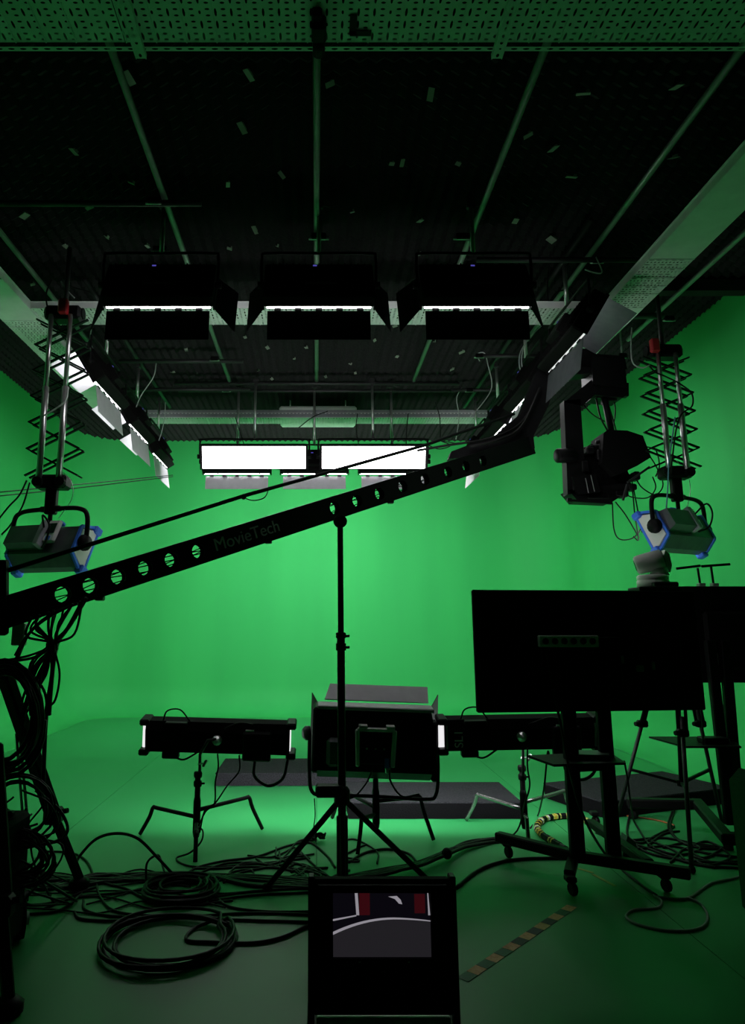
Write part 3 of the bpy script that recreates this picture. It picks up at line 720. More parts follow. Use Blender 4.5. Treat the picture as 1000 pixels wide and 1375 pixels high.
def poly(pts, mi, d=0.0):
    mb.mi = mi; y = yb + .017 - d
    mb.add([(sx0 + SW * u, y, sz1 - SH * v) for u, v in pts], [list(range(len(pts)))])
q2(0, 0, 1, 1, 0)
arc = [(u / 16, .40 + (.62 - .40) * max(0, (.62 - u / 16) / .62) ** 2.0 + .045 * max(0, (u / 16 - .62) / .38) ** 1.6) for u in range(17)]
poly([(u, v + .02) for u, v in arc] + [(1, 1), (0, 1)], 2, .0004)
for i in range(16):
    (u0, v0), (u1, v1) = arc[i], arc[i + 1]; th0 = .012 + .03 * (1 - u0); th1 = .012 + .03 * (1 - u1)
    poly([(u0, v0 - .005), (u1, v1 - .005), (u1, v1 + th1), (u0, v0 + th0)], 1, .0008)
q2(.27, 0, .38, .36, 3, .0004); q2(.84, .03, .95, .33, 3, .0004)
poly([(.225, 0), (.255, 0), (.27, .36), (.24, .36)], 1, .0008); poly([(.975, 0), (.985, 0), (1, .36), (.98, .36)], 1, .0008)
poly([(0, .42), (.24, .355), (.24, .375), (0, .45)], 1, .0008)
poly([(.57, .07), (.66, .06), (.70, .12), (.715, .19), (.68, .18), (.64, .11)], 1, .0008)
mb.make('screen', ['scr_black', 'scr_white', 'scr_grey', 'scr_red'], t)
mb = MB(); 
for px in (483, 549): 
    p = AD(px, 1292, MD); mb.box((p.x, yb + .001, p.z), (.008, .004, .004))
mb.make('screw', 'silver', t)
for x in (xl - .004, xr + .004):
    MB().box((x, yb + .03, (zt + .015) / 2), (.024, .05, zt + .015), bev=.004).make('post', 'black', t)
MB().box(((xl + xr) / 2, yb + .04, zb_ - .035), (xr - xl - .03, .03, .05), bev=.004).make('lower_rail', 'white_plastic', t)
for x in (xl, xr): MB().box((x, yb + .05, .02), (.04, .5, .035), bev=.006).make('foot', 'black', t)

# ---------------------------------------------------------------- wheeled monitor carts
def caster(mb, p, h=.11):
    mb.box((p.x, p.y, h - .02), (.06, .06, .03), bev=.006); mb.lathe([(.03, -.016), (.036, -.01), (.036, .01), (.03, .016)], 12, (p.x + .01, p.y, .037), (1, .3, 0)); mb.bar((p.x, p.y, h - .02), (p.x + .015, p.y, .037), .03, .02)
t = thing('monitor_cart', 'large black monitor on a wheeled two post cart, seen from behind', 'monitor', (1.7, 4.62, 0))
TD = 4.62
tl, tr, bl, br = AD(633, 792, TD), AD(931, 789, TD + .15), AD(640, 957, TD), AD(931, 951, TD + .15)
zt, zb_ = tl.z, bl.z
yaw = .1; xc, zc = (tl.x + tr.x) / 2, (zt + zb_) / 2; wm, hm = tr.x - tl.x, zt - zb_
Rm = T(xc, TD + .06, zc) @ rzm(yaw)
mb = MB(); mb.xf = Rm; mb.box((0, .02, 0), (wm, .04, hm), bev=.008); mb.make('monitor_housing', 'black_matte', t)
mb = MB(); mb.xf = Rm; mb.box((.06, -.025, -.08), (wm * .72, .05, hm * .62), bev=.02); mb.make('rear_cover', 'black_matte', t)
mb = MB(); mb.xf = Rm; mb.box((0, .041, 0), (wm - .02, .004, hm - .02)); mb.make('screen', 'lens', t)
ps0, ps1 = AD(722, 853, TD - .08), AD(803, 869, TD - .08)
pst = MB().box(((ps0.x + ps1.x) / 2, TD - .08, (ps0.z + ps1.z) / 2), (ps1.x - ps0.x, .04, ps0.z - ps1.z), bev=.006).make('power_strip', 'white_plastic', t)
for i in range(6):
    x = ps0.x + .04 + i * (ps1.x - ps0.x - .08) / 5
    MB().lathe([(.02, 0), (.02, .003), (.015, .004)], 12, (x, TD - .1, (ps0.z + ps1.z) / 2), (0, -1, 0)).make('socket', 'black', pst)
for (x, y, w_, h_) in ((862, 898, .05, .04), (838, 886, .02, .05), (880, 894, .02, .05)):
    p = AD(x, y, TD - .03); MB().box((p.x, TD + .002, p.z), (w_, .012, h_), bev=.003).make('input_panel', 'grey_plastic', t)
p1, p2 = AD(770, 1140, 4.6), AD(820, 1140, 4.66)
for (p, x_top) in ((p1, AD(767, 950, 4.6).x), (p2, AD(812, 950, 4.66).x)):
    MB().box(((p.x + x_top) / 2, p.y, .66), (.085, .055, 1.1), bev=.008).make('post', 'black', t)
MB().box(((p1.x + p2.x) / 2 - .02, 4.56, 1.28), (.5, .05, .3), bev=.006).make('mount_plate', 'black', t)
sh = [AD(716, 1019, 4.5), AD(752, 1030, 4.42)]
zs = AD(760, 1022, 4.6).z
MB().prism([(AD(716, 1018, 4.6).x, 4.72, zs), (AD(745, 1030, 4.4).x, 4.42, zs), (AD(838, 1023, 4.5).x, 4.48, zs), (AD(822, 1013, 4.8).x, 4.86, zs)], (0, 0, .014)).make('shelf', 'black', t)
MB().bar((p1.x, p1.y - .03, zs - .03), (p2.x, p2.y - .03, zs - .03), .05, .05).make('shelf_bracket', 'black', t)
r0, r1, r2 = AZ(667, 1123, .13), AZ(775, 1150, .13), AZ(927, 1173, .13)
MB().bar(r0, r1 + (r1 - r0).normalized() * .03, .065, .06, .008).make('foot_rail', 'black', t)
MB().bar(r1 - (r2 - r1).normalized() * .05, r2, .065, .06, .008).make('foot_rail', 'black', t)
MB().bar(AZ(828, 1133, .13) + Vector((.02, .5, 0)), AZ(872, 1160, .13), .06, .05, .008).make('foot_rail', 'black', t)
MB().bar(r1 + Vector((-.02, .02, -.02)), AZ(764, 1175, .1) + Vector((0, 0, .0)), .06, .05, .008).make('caster_arm', 'black', t)
for p in (AZ(681, 1152, 0), AZ(767, 1203, 0), AZ(893, 1198, 0), AZ(828, 1133, 0) + Vector((.02, .45, 0))):
    mb = MB(); caster(mb, p); mb.make('caster', 'black', t)
lap = AD(775, 1015, 4.7)
tag(MB().prism([(lap.x - .04, 4.56, zs + .016), (lap.x + .14, 4.54, zs + .016), (lap.x + .2, 4.7, zs + .016), (lap.x + .0, 4.72, zs + .016)], (0, 0, .03)).make('receiver_box', 'fixture_dark'), 'small dark receiver box on the shelf of the front monitor cart', 'electronics')
# second cart behind at right
BD = 5.55
t = thing('monitor_cart', 'second black monitor cart at the right edge, behind the white camera', 'monitor', (3.1, BD, 0))
a, b = AD(905, 787, BD), AD(1040, 917, BD)
MB().box(((a.x + b.x) / 2 + .25, BD + .04, (a.z + b.z) / 2), (b.x - a.x + .5, .05, a.z - b.z), bev=.008).make('monitor_housing', 'black_matte', t)
MB().box(((a.x + b.x) / 2 + .3, BD + .0, (a.z + b.z) / 2 - .05), (b.x - a.x + .2, .05, (a.z - b.z) * .6), bev=.02).make('rear_cover', 'black_matte', t)
p = AD(960, 885, BD - .03); MB().box((p.x, BD - .03, p.z), (.04, .02, .09), bev=.004).make('input_panel', 'grey_plastic', t)
for (xa, xb) in ((958, 981), (978, 993)):
    A = AD(xa, 915, BD - .08); B = AD(xb, 1115, BD - .12)
    MB().bar((B.x, B.y, .1), (A.x, A.y, A.z + .3), .075, .05, .008, up=(0, 1, 0)).make('post', 'black', t)
zs2 = AD(940, 1003, BD - .3).z
MB().prism([(AD(880, 1001, BD).x, BD + .1, zs2), (AD(915, 1006, BD - .3).x, BD - .35, zs2), (AD(990, 1006, BD - .3).x, BD - .35, zs2), (AD(990, 1001, BD).x, BD + .1, zs2)], (0, 0, .012)).make('shelf', 'black', t)
A, B, C_ = AZ(846, 1076, .17), AZ(948, 1080, .17), AZ(975, 1120, .12)
MB().bar(AZ(935, 1078, .15), AZ(978, 1128, .13), .08, .07, .01).make('foot_rail', 'black', t)
MB().bar(AZ(842, 1078, .14), AZ(940, 1080, .15), .08, .07, .01).make('foot_rail', 'black', t)
MB().bar(AZ(978, 1126, .13), AZ(1040, 1126, .13), .08, .07, .01).make('foot_rail', 'black', t)
for p in (AZ(976, 1142, 0), AZ(850, 1100, 0), AZ(1035, 1145, 0)):
    mb = MB(); caster(mb, p); mb.make('caster', 'black', t)
p = AD(948, 1000, BD - .1)
tag(MB().box((p.x, BD - .2, zs2 + .032), (.18, .12, .04), bev=.008).make('receiver_box', 'black'), 'small black receiver box on the shelf of the rear monitor cart', 'electronics')
# two T antennas standing on the rear monitor
for (x0, x1, xs, y0, y1, lab) in ((911, 945, 940, 763, 759, 'left thin T shaped antenna on top of the rear monitor'), (945, 985, 958, 760, 757, 'right thin T shaped antenna on top of the rear monitor')):
    e0, e1, s_ = AD(x0, y0, BD), AD(x1 - 1, y1, BD), AD(xs, (y0 + y1) / 2 + 1, BD); sb = AD(xs + 4, 788, BD)
    t = thing('antenna', lab, 'antenna', (sb.x, BD + .04, a.z))
    off = Vector((0, .04, 0))
    MB().bar(e0 + off, e1 + off, .012, .02, .003).make('paddle', 'black', t)
    MB().tube(s_ + off, Vector((sb.x, BD + .04, a.z + .0)), .009, n=8).make('stem', 'black', t, True)
    MB().box((sb.x, BD + .03, a.z + .012), (.05, .05, .024), bev=.004).make('clip', 'pipe', t)

# ---------------------------------------------------------------- white camera on a tall tripod
QD = 5.15
apex = AD(893, 800, QD)
t = thing('tall_tripod', 'tall black tripod between the two monitor carts, under the white camera', 'tripod', (apex.x, QD, 0))
pl = AD(879, 790, QD)
MB().box((pl.x, QD, pl.z - .012), (.31, .2, .035), bev=.006).make('top_plate', 'black', t)
mb = MB(); mb.box((AD(890, 800, QD).x, QD, pl.z - .07), (.12, .1, .1), bev=.02); mb.make('head', 'black', t)
ax = Vector((AD(905, 815, QD).x, QD, pl.z - .1))
ft = [AZ(824, 1118, 0), AZ(929, 1172, 0), AZ(972, 1118, 0)]
for f in ft:
    d = f - ax; per = d.cross(Vector((0, 0, 1))).normalized() * .025
    m1 = ax + d * .52
    mb = MB(); mb.tube(ax + per, m1 + per, .011, n=8); mb.tube(ax - per, m1 - per, .011, n=8); g = mb.make('leg', 'black', t, True)
    mb = MB(); mb.tube(m1 - d * .06, f + Vector((0, 0, .015)), .014, n=8); mb.make('lower_leg', 'pipe_dark', g, True)
    mb = MB(); mb.box(m1, (.075, .05, .05), bev=.01); mb.tube(m1, m1 + Vector((-.06, -.02, 0)), .016, n=8); mb.make('leg_lock', 'black', g)
    MB().sphere(f + Vector((0, 0, .02)), .024, 8).make('rubber_foot', 'black_matte', g, True)
mb = MB(); hubp = Vector((AD(921, 1068, 5.2).x, 5.25, .42))
mb.lathe([(.03, -.02), (.03, .02)], 10, hubp)
for f in ft: mb.bar(hubp, ax + (f - ax) * .72, .018, .018)
mb.make('spreader', 'black', t)
MB().tube(ax, hubp + Vector((0, 0, .0)), .016, n=10).make('centre_column', 'black', t, True)
MB().box(AD(925, 943, QD - .05), (.1, .06, .08), bev=.015).make('mid_clamp', 'black', t)
ptz = thing('ptz_camera', 'white remote controlled dome camera standing above the front monitor', 'camera', (pl.x, QD, pl.z + .006))
z0 = pl.z + .006
k = 5.05 / FOC
mb = MB(); mb.lathe([(.104, 0), (.11, .008), (.11, .045), (.104, .05), (.107, .056), (.108, .078), (.095, .09)], 24, (pl.x - .01, QD, z0)); mb.make('base', 'white_plastic', ptz, True)
MB().lathe([(.07, 0), (.062, .02), (.06, .05)], 20, (pl.x + .04, QD, z0 + .088)).make('neck', 'white_plastic', ptz, True)
hc = AD(875, 754, QD); axv = Vector((-.90, .36, -.24)).normalized()
mb = MB(); mb.lathe([(.062, -.075), (.07, -.07), (.072, -.02), (.07, .07), (.066, .105), (.055, .115)], 24, hc, axv); mb.make('lens_barrel', 'white_plastic', ptz, True)
MB().lathe([(.06, -.082), (.06, -.075)], 24, hc, axv).make('side_cap', 'grey_plastic', ptz, True)
MB().lathe([(.04, .116), (.036, .120)], 20, hc, axv).make('lens', 'lens', ptz, True)
mb = MB(); q0 = pl.x + .1
mb.prism([(q0 - .06, QD - .02, z0 + .1), (q0 + .015, QD - .02, z0 + .11), (q0 + .03, QD - .02, z0 + .16), (q0 + .02, QD - .02, z0 + .24), (q0 - .01, QD - .02, z0 + .27), (q0 - .03, QD - .02, z0 + .2)], (0, .12, 0)); mb.make('side_arm', 'white_plastic', ptz)
cb = AD(892, 788, QD - .13); tag(MB().box((cb.x, QD - .14, pl.z + .02), (.17, .06, .035), bev=.008).make('wireless_box', 'black'), 'small black box beside the white dome camera base', 'electronics')

# ---------------------------------------------------------------- camera crane
def arm_cz(x): return .165 * FOC / (41 - .025 * x)
def armp(x, dy=0): return AC(x, 822 - (x - 6) * .3255 + max(0, (x - 300)) * .015 + dy, arm_cz(x))
A0, A1 = armp(-40), armp(712)
ua = (A1 - A0).normalized(); LA = (A1 - A0).length
nrm = Vector((ua.y, -ua.x, 0)).normalized()                      # towards the lens
upv = nrm.cross(ua); upv = upv if upv.z > 0 else -upv
crane = thing('camera_crane', 'long black camera crane arm with round holes reaching across the studio', 'camera crane', (-1.9, 3.85, 0))
AH, AT = .165, .055
def along(x): p = armp(x); return (p - A0).dot(ua)
holesA = [along(x) for x in (82, 119, 156, 192, 227, 263)]
holesB = [along(x) for x in (446, 476, 506, 537, 567, 598, 622, 645)]
def side_plate(off):
    mb = MB(); o = A0 + nrm * off - upv * AH / 2
    cuts = sorted([(h, .046) for h in holesA] + [(h, .05) for h in holesB]); cur = 0.0
    for i, (h, r) in enumerate(cuts):
        lo = h - .075; hi = h + .075
        if i and cuts[i - 1][0] + .075 > lo: lo = (cuts[i - 1][0] + h) / 2
        if i + 1 < len(cuts) and cuts[i + 1][0] - .075 < hi: hi = (cuts[i + 1][0] + h) / 2
        if lo > cur + .001: mb.prism([o + ua * cur, o + ua * lo, o + ua * lo + upv * AH, o + ua * cur + upv * AH], nrm * .006)
        rr = min(r, (hi - lo) / 2 * .92)
        mb.holed(o, ua, upv, lo, hi, 0, AH, rr, r, 4, thick=nrm * .006, cx=h); cur = hi
    mb.prism([o + ua * cur, o + ua * LA, o + ua * LA + upv * AH, o + ua * cur + upv * AH], nrm * .006)
    return mb
arm = side_plate(AT / 2); arm.V += []
q = side_plate(-AT / 2 - .006); b0 = len(arm.V); arm.V += q.V; arm.F += [[i + b0 for i in f] for f in q.F]; arm.I += q.I
for s_ in (-1, 1): arm.bar(A0 + upv * s_ * AH / 2, A1 + upv * s_ * AH / 2, AT + .012, .006, up=upv)
arm_o = arm.make('arm', 'black', crane)
for kk in range(4):
    mb = MB(); pts = []
    for i in range(46):
        d_ = LA * i / 45; pts.append(A0 + ua * d_ + upv * (.032 * math.sin(i * (.31 + .09 * kk) + kk * 1.7)) + nrm * (-.012 + .008 * kk))
    mb.path(pts, .0035, 5); mb.make('inner_lead', 'cable', crane, True)
xf = Matrix.Identity(4)
for i, v in enumerate((ua, upv, nrm)):
    for j in range(3): xf[j][i] = v[j]
tp = A0 + ua * along(283) + nrm * (AT / 2 + .014) - upv * .035
text_mesh('MovieTech', .118, T(tp) @ xf, 'lettering', 'lettering', crane)
# tension rod above the arm
Rp = [AC(4, 768, arm_cz(4)), AC(330, 665, arm_cz(330)), AC(570, 598, arm_cz(570)), AC(690, 556, arm_cz(690))]
MB().path([Rp[0], Rp[1], Rp[2], Rp[3]], .013, 8).make('tension_rod', 'black', crane, True)
MB().bar(armp(4, 30), AC(4, 752, arm_cz(4)), .05, .05, .008, up=(0, 1, 0)).make('rear_mast', 'black', crane)
MB().sphere(AC(327, 667, arm_cz(327)), .02, 8).make('rod_joint', 'black', crane, True)
MB().path(smooth_path([AC(326, 668, arm_cz(327)), AC(340, 672, arm_cz(335)), AC(355, 668, arm_cz(345)), AC(361, 655, arm_cz(350))], 5), .004, 5).make('rod_lanyard', 'cable', crane, True)
mb = MB()                                                        # joints on the lower edge
for x in (128, 355, 520): mb.box(armp(x) - upv * (AH / 2 + .012), (.05, .05, .03), bev=.006)
mb.make('arm_bolt', 'black', crane)
# nose: thick elbow rising from the arm tip to the head platform
NZ = arm_cz(705)
N = lambda x, y, d=0: AC(x, y, NZ + d)
mb = MB()
mb.prism([N(x, y) for x, y in ((602, 616), (606, 606), (665, 584), (698, 556), (720, 500), (742, 474), (800, 466), (800, 492), (770, 495), (750, 502), (736, 545), (716, 586), (718, 602), (700, 609))], (0, .1, 0))
mb.make('elbow', 'black', crane)
mb = MB(); mb.prism([N(738, 490), N(758, 472), N(838, 478), N(842, 496), N(770, 503)], (0, .16, 0)); mb.make('head_platform', 'black', crane)
mb = MB(); mb.path(smooth_path([N(560, 605), N(600, 598), N(650, 590), N(690, 575), N(715, 548)], 5), .012, 6); mb.path(smooth_path([N(630, 600, -.05), N(670, 590, -.05), N(700, 572, -.05), N(725, 520, -.05)], 5), .014, 6)
mb.make('arm_hose', 'cable', crane, True)
# pedestal and legs at the left edge
CPX, CPY = -1.93, 3.86
hz = 1.32
MB().tube((CPX, CPY, .5), (CPX, CPY, 1.55), .06, n=14).make('column', 'black', crane, True)
mb = MB(); mb.box((CPX, CPY, 1.5), (.22, .24, .16), bev=.02); mb.make('pivot_yoke', 'black', crane)
p = AD(18, 852, 3.9); MB().box((p.x, 3.98, p.z), (.07, .05, .12), bev=.006).make('tilt_scale', 'white_plastic', crane)
for (fp, apexp) in ((AZ(106, 1193, 0), AD(6, 905, 3.9)), (AZ(10, 1362, 0), AD(-10, 1000, 3.5)), (Vector((-2.9, 3.6, 0)), Vector((CPX, CPY, 1.25)))):
    d = fp - apexp
    g = MB().bar(apexp, apexp + d * .66, .085, .06, .01).make('leg', 'black', crane)
    MB().bar(apexp + d * .6, fp + Vector((0, 0, .05)), .045, .045, .008).make('lower_leg', 'black', g)
    mb = MB(); mb.box(apexp + d * .64, (.1, .08, .09), bev=.015); mb.tube(apexp + d * .63, apexp + d * .63 + Vector((.09, -.02, .02)), .014, n=8); mb.make('leg_lock', 'black', g)
    MB().lathe([(.05, 0), (.06, .01), (.06, .04), (.035, .06)], 12, (fp.x, fp.y, .0)).make('foot_pad', 'black', g, True)
mb = MB()
for (xa, ya, xb, yb2) in ((26, 980, 36, 1090), (22, 985, 30, 1090)): mb.tube(AD(xa, ya, 4.05), AD(xb, yb2, 4.1), .008, n=8)
mb.make('chrome_stay', 'silver', crane, True)

# remote head hanging from the crane and its camera
h0 = N(812, 500)
head = thing('remote_head', 'black motorised camera head hanging from the crane tip', 'camera head', h0)
HD = h0.y + .05
H = lambda x, y, d=0: AD(x, y, HD + d)
mb = MB(); mb.prism([H(794, 478, -.08), H(838, 482, -.08), H(842, 520, -.08), H(796, 516, -.08)], (0, .28, 0)); mb.make('pan_motor', 'black', head)
mb = MB(); mb.prism([H(796, 514, -.06), H(844, 514, -.06), H(844, 528, -.06), H(836, 534, -.06), H(800, 530, -.06)], (0, .26, 0)); mb.make('slip_ring', 'black', head)
mb = MB(); mb.prism([H(757, 540, -.05), H(800, 505, -.05), H(806, 522, -.05), H(782, 545, -.05)], (0, .14, 0)); mb.make('upper_bracket', 'black', head)
mb = MB(); mb.prism([H(757, 538, -.05), H(779, 536, -.05), H(786, 640, -.05), H(786, 660, -.05), H(762, 664, -.05)], (0, .12, 0)); mb.make('side_arm', 'black', head)
mb = MB(); mb.lathe([(.06, 0), (.068, .01), (.068, .17), (.055, .18)], 14, H(747, 612, -.06), (1, .15, .05)); mb.make('tilt_motor', 'black', head, True)
mb = MB(); mb.tube(H(810, 528), H(826, 604), .03, n=10); mb.tube(H(820, 590), H(830, 612), .04, n=8); mb.make('drop_bar', 'black', head, True)
mb = MB(); mb.prism([H(763, 658, -.05), H(775, 672, -.05), H(822, 674, -.05), H(850, 655, -.05), H(846, 648, -.05), H(785, 655, -.05)], (0, .22, 0)); mb.make('cradle', 'black', head)
mb = MB(); mb.bar(H(764, 672, -.1), H(822, 676, -.1), .03, .02, .004); mb.bar(H(764, 669, -.1), H(764, 674, -.1), .03, .04); mb.make('base_plate', 'black', head)
mb = MB()
for (x, y, w_) in ((802, 532, .07), (820, 536, .09), (838, 530, .06), (812, 540, .05)): mb.box(H(x, y, .02), (w_, .08, .05), bev=.008)
mb.make('connector_block', 'black', head)
MB().path(smooth_path([H(800, 534, .03), H(806, 560, .03), H(816, 580, .03), H(824, 600, .03)], 5), .008, 6).make('lead', 'cable', head, True)
camo = thing('broadcast_camera', 'black broadcast camera with large hood on the crane head', 'camera', H(820, 620))
mb = MB(); mb.prism([H(810, 582, -.1), H(816, 577, -.1), H(842, 578, -.1), H(863, 585, -.1), H(874, 614, -.1), H(856, 625, -.1), H(826, 638, -.1), H(808, 622, -.1)], (0, .3, 0)); mb.make('lens_hood', 'black_matte', camo)
mb = MB(); mb.prism([H(778, 615), H(800, 612), H(830, 604), H(846, 640), H(838, 660), H(800, 664), H(780, 655)], (0, .22, 0)); mb.make('body', 'black', camo)
mb = MB(); mb.lathe([(.055, 0), (.06, .01), (.06, .12), (.05, .13)], 14, H(786, 612, .05), (.6, .6, .1)); mb.box(H(799, 604, .05), (.1, .1, .08), bev=.015); mb.make('lens_servo', 'black', camo, True)
mb = MB(); mb.box(H(817, 600, .05), (.1, .14, .07), bev=.01); mb.box(H(812, 592, .05), (.05, .1, .06), bev=.01); mb.make('viewfinder', 'black', camo)
mb = MB(); mb.bar(H(842, 648, -.12), H(872, 627, -.12), .02, .02, .003); mb.bar(H(842, 650, -.12), H(836, 672, -.12), .02, .02, .003); mb.make('matte_rail', 'pipe_dark', camo)
mb = MB(); mb.prism([H(768, 640, -.09), H(800, 636, -.09), H(806, 660, -.09), H(776, 664, -.09)], (0, .06, 0)); mb.make('battery', 'black', camo)
for (x, y, w_, h2) in ((790, 606, .08, .06), (806, 612, .1, .1), (770, 655, .06, .08), (852, 640, .06, .08), (846, 655, .08, .06), (800, 668, .2, .05), (832, 664, .12, .06), (783, 628, .07, .12)): MB().box(H(x, y, .0), (w_, .12, h2), bev=.012).make('accessory_box', 'black', camo)
mb = MB(); mb.tube(H(784, 603, .0), H(797, 600, .0), .018, n=8); mb.tube(H(800, 594, .0), H(818, 590, .0), .02, n=8); mb.make('handle', 'black', camo, True)
for (x0, y0, x1, y1) in ((786, 642, 790, 662), (793, 638, 798, 660)):
    MB().bar(H(x0, y0, -.1), H(x1, y1, -.1), .006, .006).make('trim_strip', 'pipe', camo)
hc_ = [[(845, 645), (849, 660), (852, 690), (857, 724), (850, 720)], [(848, 645), (855, 680), (862, 715)], [(822, 676), (824, 710), (832, 724), (850, 722), (862, 706), (860, 690)],
       [(826, 674), (840, 692), (858, 722)], [(870, 610), (880, 625), (890, 650), (880, 664), (862, 655), (852, 640)], [(836, 662), (850, 668), (870, 668), (880, 655), (876, 640)],
       [(780, 540), (795, 556), (812, 566)], [(812, 530), (822, 560), (830, 590)], [(816, 528), (826, 548), (820, 590)], [(868, 600), (880, 604), (885, 625), (880, 640)], [(785, 602), (795, 597), (802, 606)]]
for i, c_ in enumerate(hc_):
    cable([H(x, y, -.12 + .02 * i) for x, y in c_], .006, 'thin black cable hanging in loops around the crane head camera', group='cables around the crane head')

# ---------------------------------------------------------------- cables and gear on the crane column
KD_ = 3.75
kb = lambda x, y, d=0: AD(x, y, KD_ + d)
hang = [[(116, 803), (95, 838), (78, 862), (72, 890), (68, 930), (66, 960)], [(113, 803), (88, 848), (72, 866), (70, 905), (62, 960), (58, 1050)], [(96, 812), (60, 830), (35, 855), (20, 880)],
        [(104, 810), (70, 826), (40, 850), (24, 884)], [(92, 815), (50, 838), (30, 868), (18, 890)], [(66, 822), (65, 845), (70, 868)], [(76, 820), (68, 850), (70, 866), (40, 880), (0, 888)],
        [(70, 868), (45, 883), (10, 888), (-10, 886)], [(72, 870), (50, 895), (36, 920)], [(70, 874), (55, 905), (40, 930)], [(73, 872), (80, 905), (74, 940), (62, 950)], [(68, 875), (62, 905), (48, 928)],
        [(85, 818), (80, 840), (66, 880), (50, 925)], [(0, 895), (30, 895), (58, 925), (64, 960)]]
for k_ in range(10):
    a_ = random.uniform(40, 112); hang.append([(a_, 835 - .33 * a_ + 8), (a_ * .85 + random.uniform(-8, 8), 845 + random.uniform(-10, 10)), (70 + random.uniform(-4, 4), 866), (50 + random.uniform(-15, 12), 900), (35 + random.uniform(-15, 25), 945 + random.uniform(-20, 60))])
for i, c_ in enumerate(hang):
    th = .011 if i < 2 else (.007 if i % 2 else .006)
    cable([kb(x, y, random.uniform(-.06, .06)) for x, y in c_], th, 'black cable drooping from the left end of the crane arm', group='cables drooping from the crane arm')
tag(MB().box(kb(70, 868), (.06, .06, .07), bev=.02).make('cable_tie', 'black'), 'black strap bundling the cables under the crane arm', 'strap')
def hung_coil(label, cx, cy, rxp, ryp, loops, r, D, jit=4):
    pts = []
    for i in range(loops * 20 + 1):
        a = 2 * PI * i / 20; q = i / (loops * 20.0)
        jx = jit * math.sin(3.1 * q * loops + 1); jy = jit * math.cos(2.3 * q * loops)
        s_ = 1 - .22 * q
        pts.append(AD(cx + rxp * s_ * math.cos(a) + jx, cy + ryp * s_ * math.sin(a) + jy, D - .04 * q * loops / 3 + .02 * math.sin(a * 2)))
    o = MB().path(pts, r, 6).make('cable_coil', 'cable', smooth=True); return tag(o, label, 'cable coil')
hung_coil('thick coil of black cable hung on the crane column', 6, 962, 50, 76, 9, .011, 3.72, 5)
hung_coil('lower coil of black cable hanging near the crane legs', 26, 1085, 48, 46, 5, .007, 3.8, 6)
hung_coil('heap of thin black cable around the box at the left edge', 22, 1150, 46, 34, 8, .007, 3.7, 8)
p = AZ(14, 1240, 0)
t = thing('power_box', 'black power distribution box in the tangle at the left edge', 'electronics', (p.x, 3.55, 0))
MB().box((p.x - .02, 3.6, .33), (.36, .3, .55), bev=.02).make('box_body', 'black_matte', t)
MB().box((p.x - .02, 3.6, .62), (.3, .04, .03), bev=.008).make('handle', 'black', t)
for i in range(3): MB().lathe([(.03, 0), (.035, .02), (.025, .04)], 10, (p.x - .1 + i * .09, 3.44, .4), (0, -1, 0)).make('socket', 'black', t)
for sx in (-.14, .12): MB().box((p.x - .02 + sx, 3.6, .028), (.05, .26, .056), bev=.006).make('skid', 'black', t)
p = AZ(22, 1262, 0)
t = thing('dolly_wheel', 'black rubber wheel on the floor at the left edge below the power box', 'wheel', (p.x, p.y, 0))
MB().lathe([(.06, -.035), (.085, -.03), (.09, 0), (.085, .03), (.06, .035)], 18, (p.x, p.y, .09), (1, .5, 0)).make('tyre', 'black_matte', t, True)
MB().lathe([(.03, -.05), (.03, .05)], 10, (p.x, p.y, .09), (1, .5, 0)).make('hub', 'pipe', t, True)
MB().box((p.x - .03, p.y + .03, .17), (.1, .1, .06), bev=.01).make('fork', 'black', t)

# ---------------------------------------------------------------- cables on the floor
def floor_coil(label, cx, cy, R, loops, r, jit, tail=None, e=1.0):
    c = AZ(cx, cy, 0); pts = []
    n = loops * 28
    for i in range(n + 1):
        a = 2 * PI * i / 28 + .8; k = i // 28; q = i / n
        rr = R * (1 - .05 * math.sin(5 * q * loops + k) - jit * ((k * 37) % 10) / 10)
        ox, oy = .03 * math.sin(k * 2.1), .03 * math.cos(k * 1.7)
        pts.append(Vector((c.x + ox + rr * math.cos(a), c.y + oy + e * rr * math.sin(a), r + (k % 4) * r * 1.5 + .003 * math.sin(3 * a))))
    if tail: pts += smooth_path([pts[-1]] + floorp(tail, r), 6)[1:]
    return tag(MB().path(pts, r, 6).make('cable_coil', 'cable', smooth=True), label, 'cable coil')
floor_coil('large neat coil of black cable on the floor at lower left', 224, 1268, .315, 6, .0085, .13, [(262, 1246), (250, 1262), (285, 1265), (340, 1266), (380, 1258), (418, 1240)])
floor_coil('small dense coil of black cable on the floor behind the large coil', 240, 1200, .215, 12, .008, .4, None)
GL = 'loom of cables across the floor at left'
LL = 'black cable in the loom running across the floor at left'
for i in range(10):
    j = lambda s_=4: random.uniform(-s_, s_)
    cable(floorp([(10 + j(20), 1182 + j(12), .0), (70, 1184 + j(10)), (130, 1181 + j(8)), (200, 1178 + j(7)), (270, 1180 + j(8)), (340, 1182 + j(9)), (425, 1187 + j(8))], .009), .009 + .003 * (i % 2), LL, group=GL)
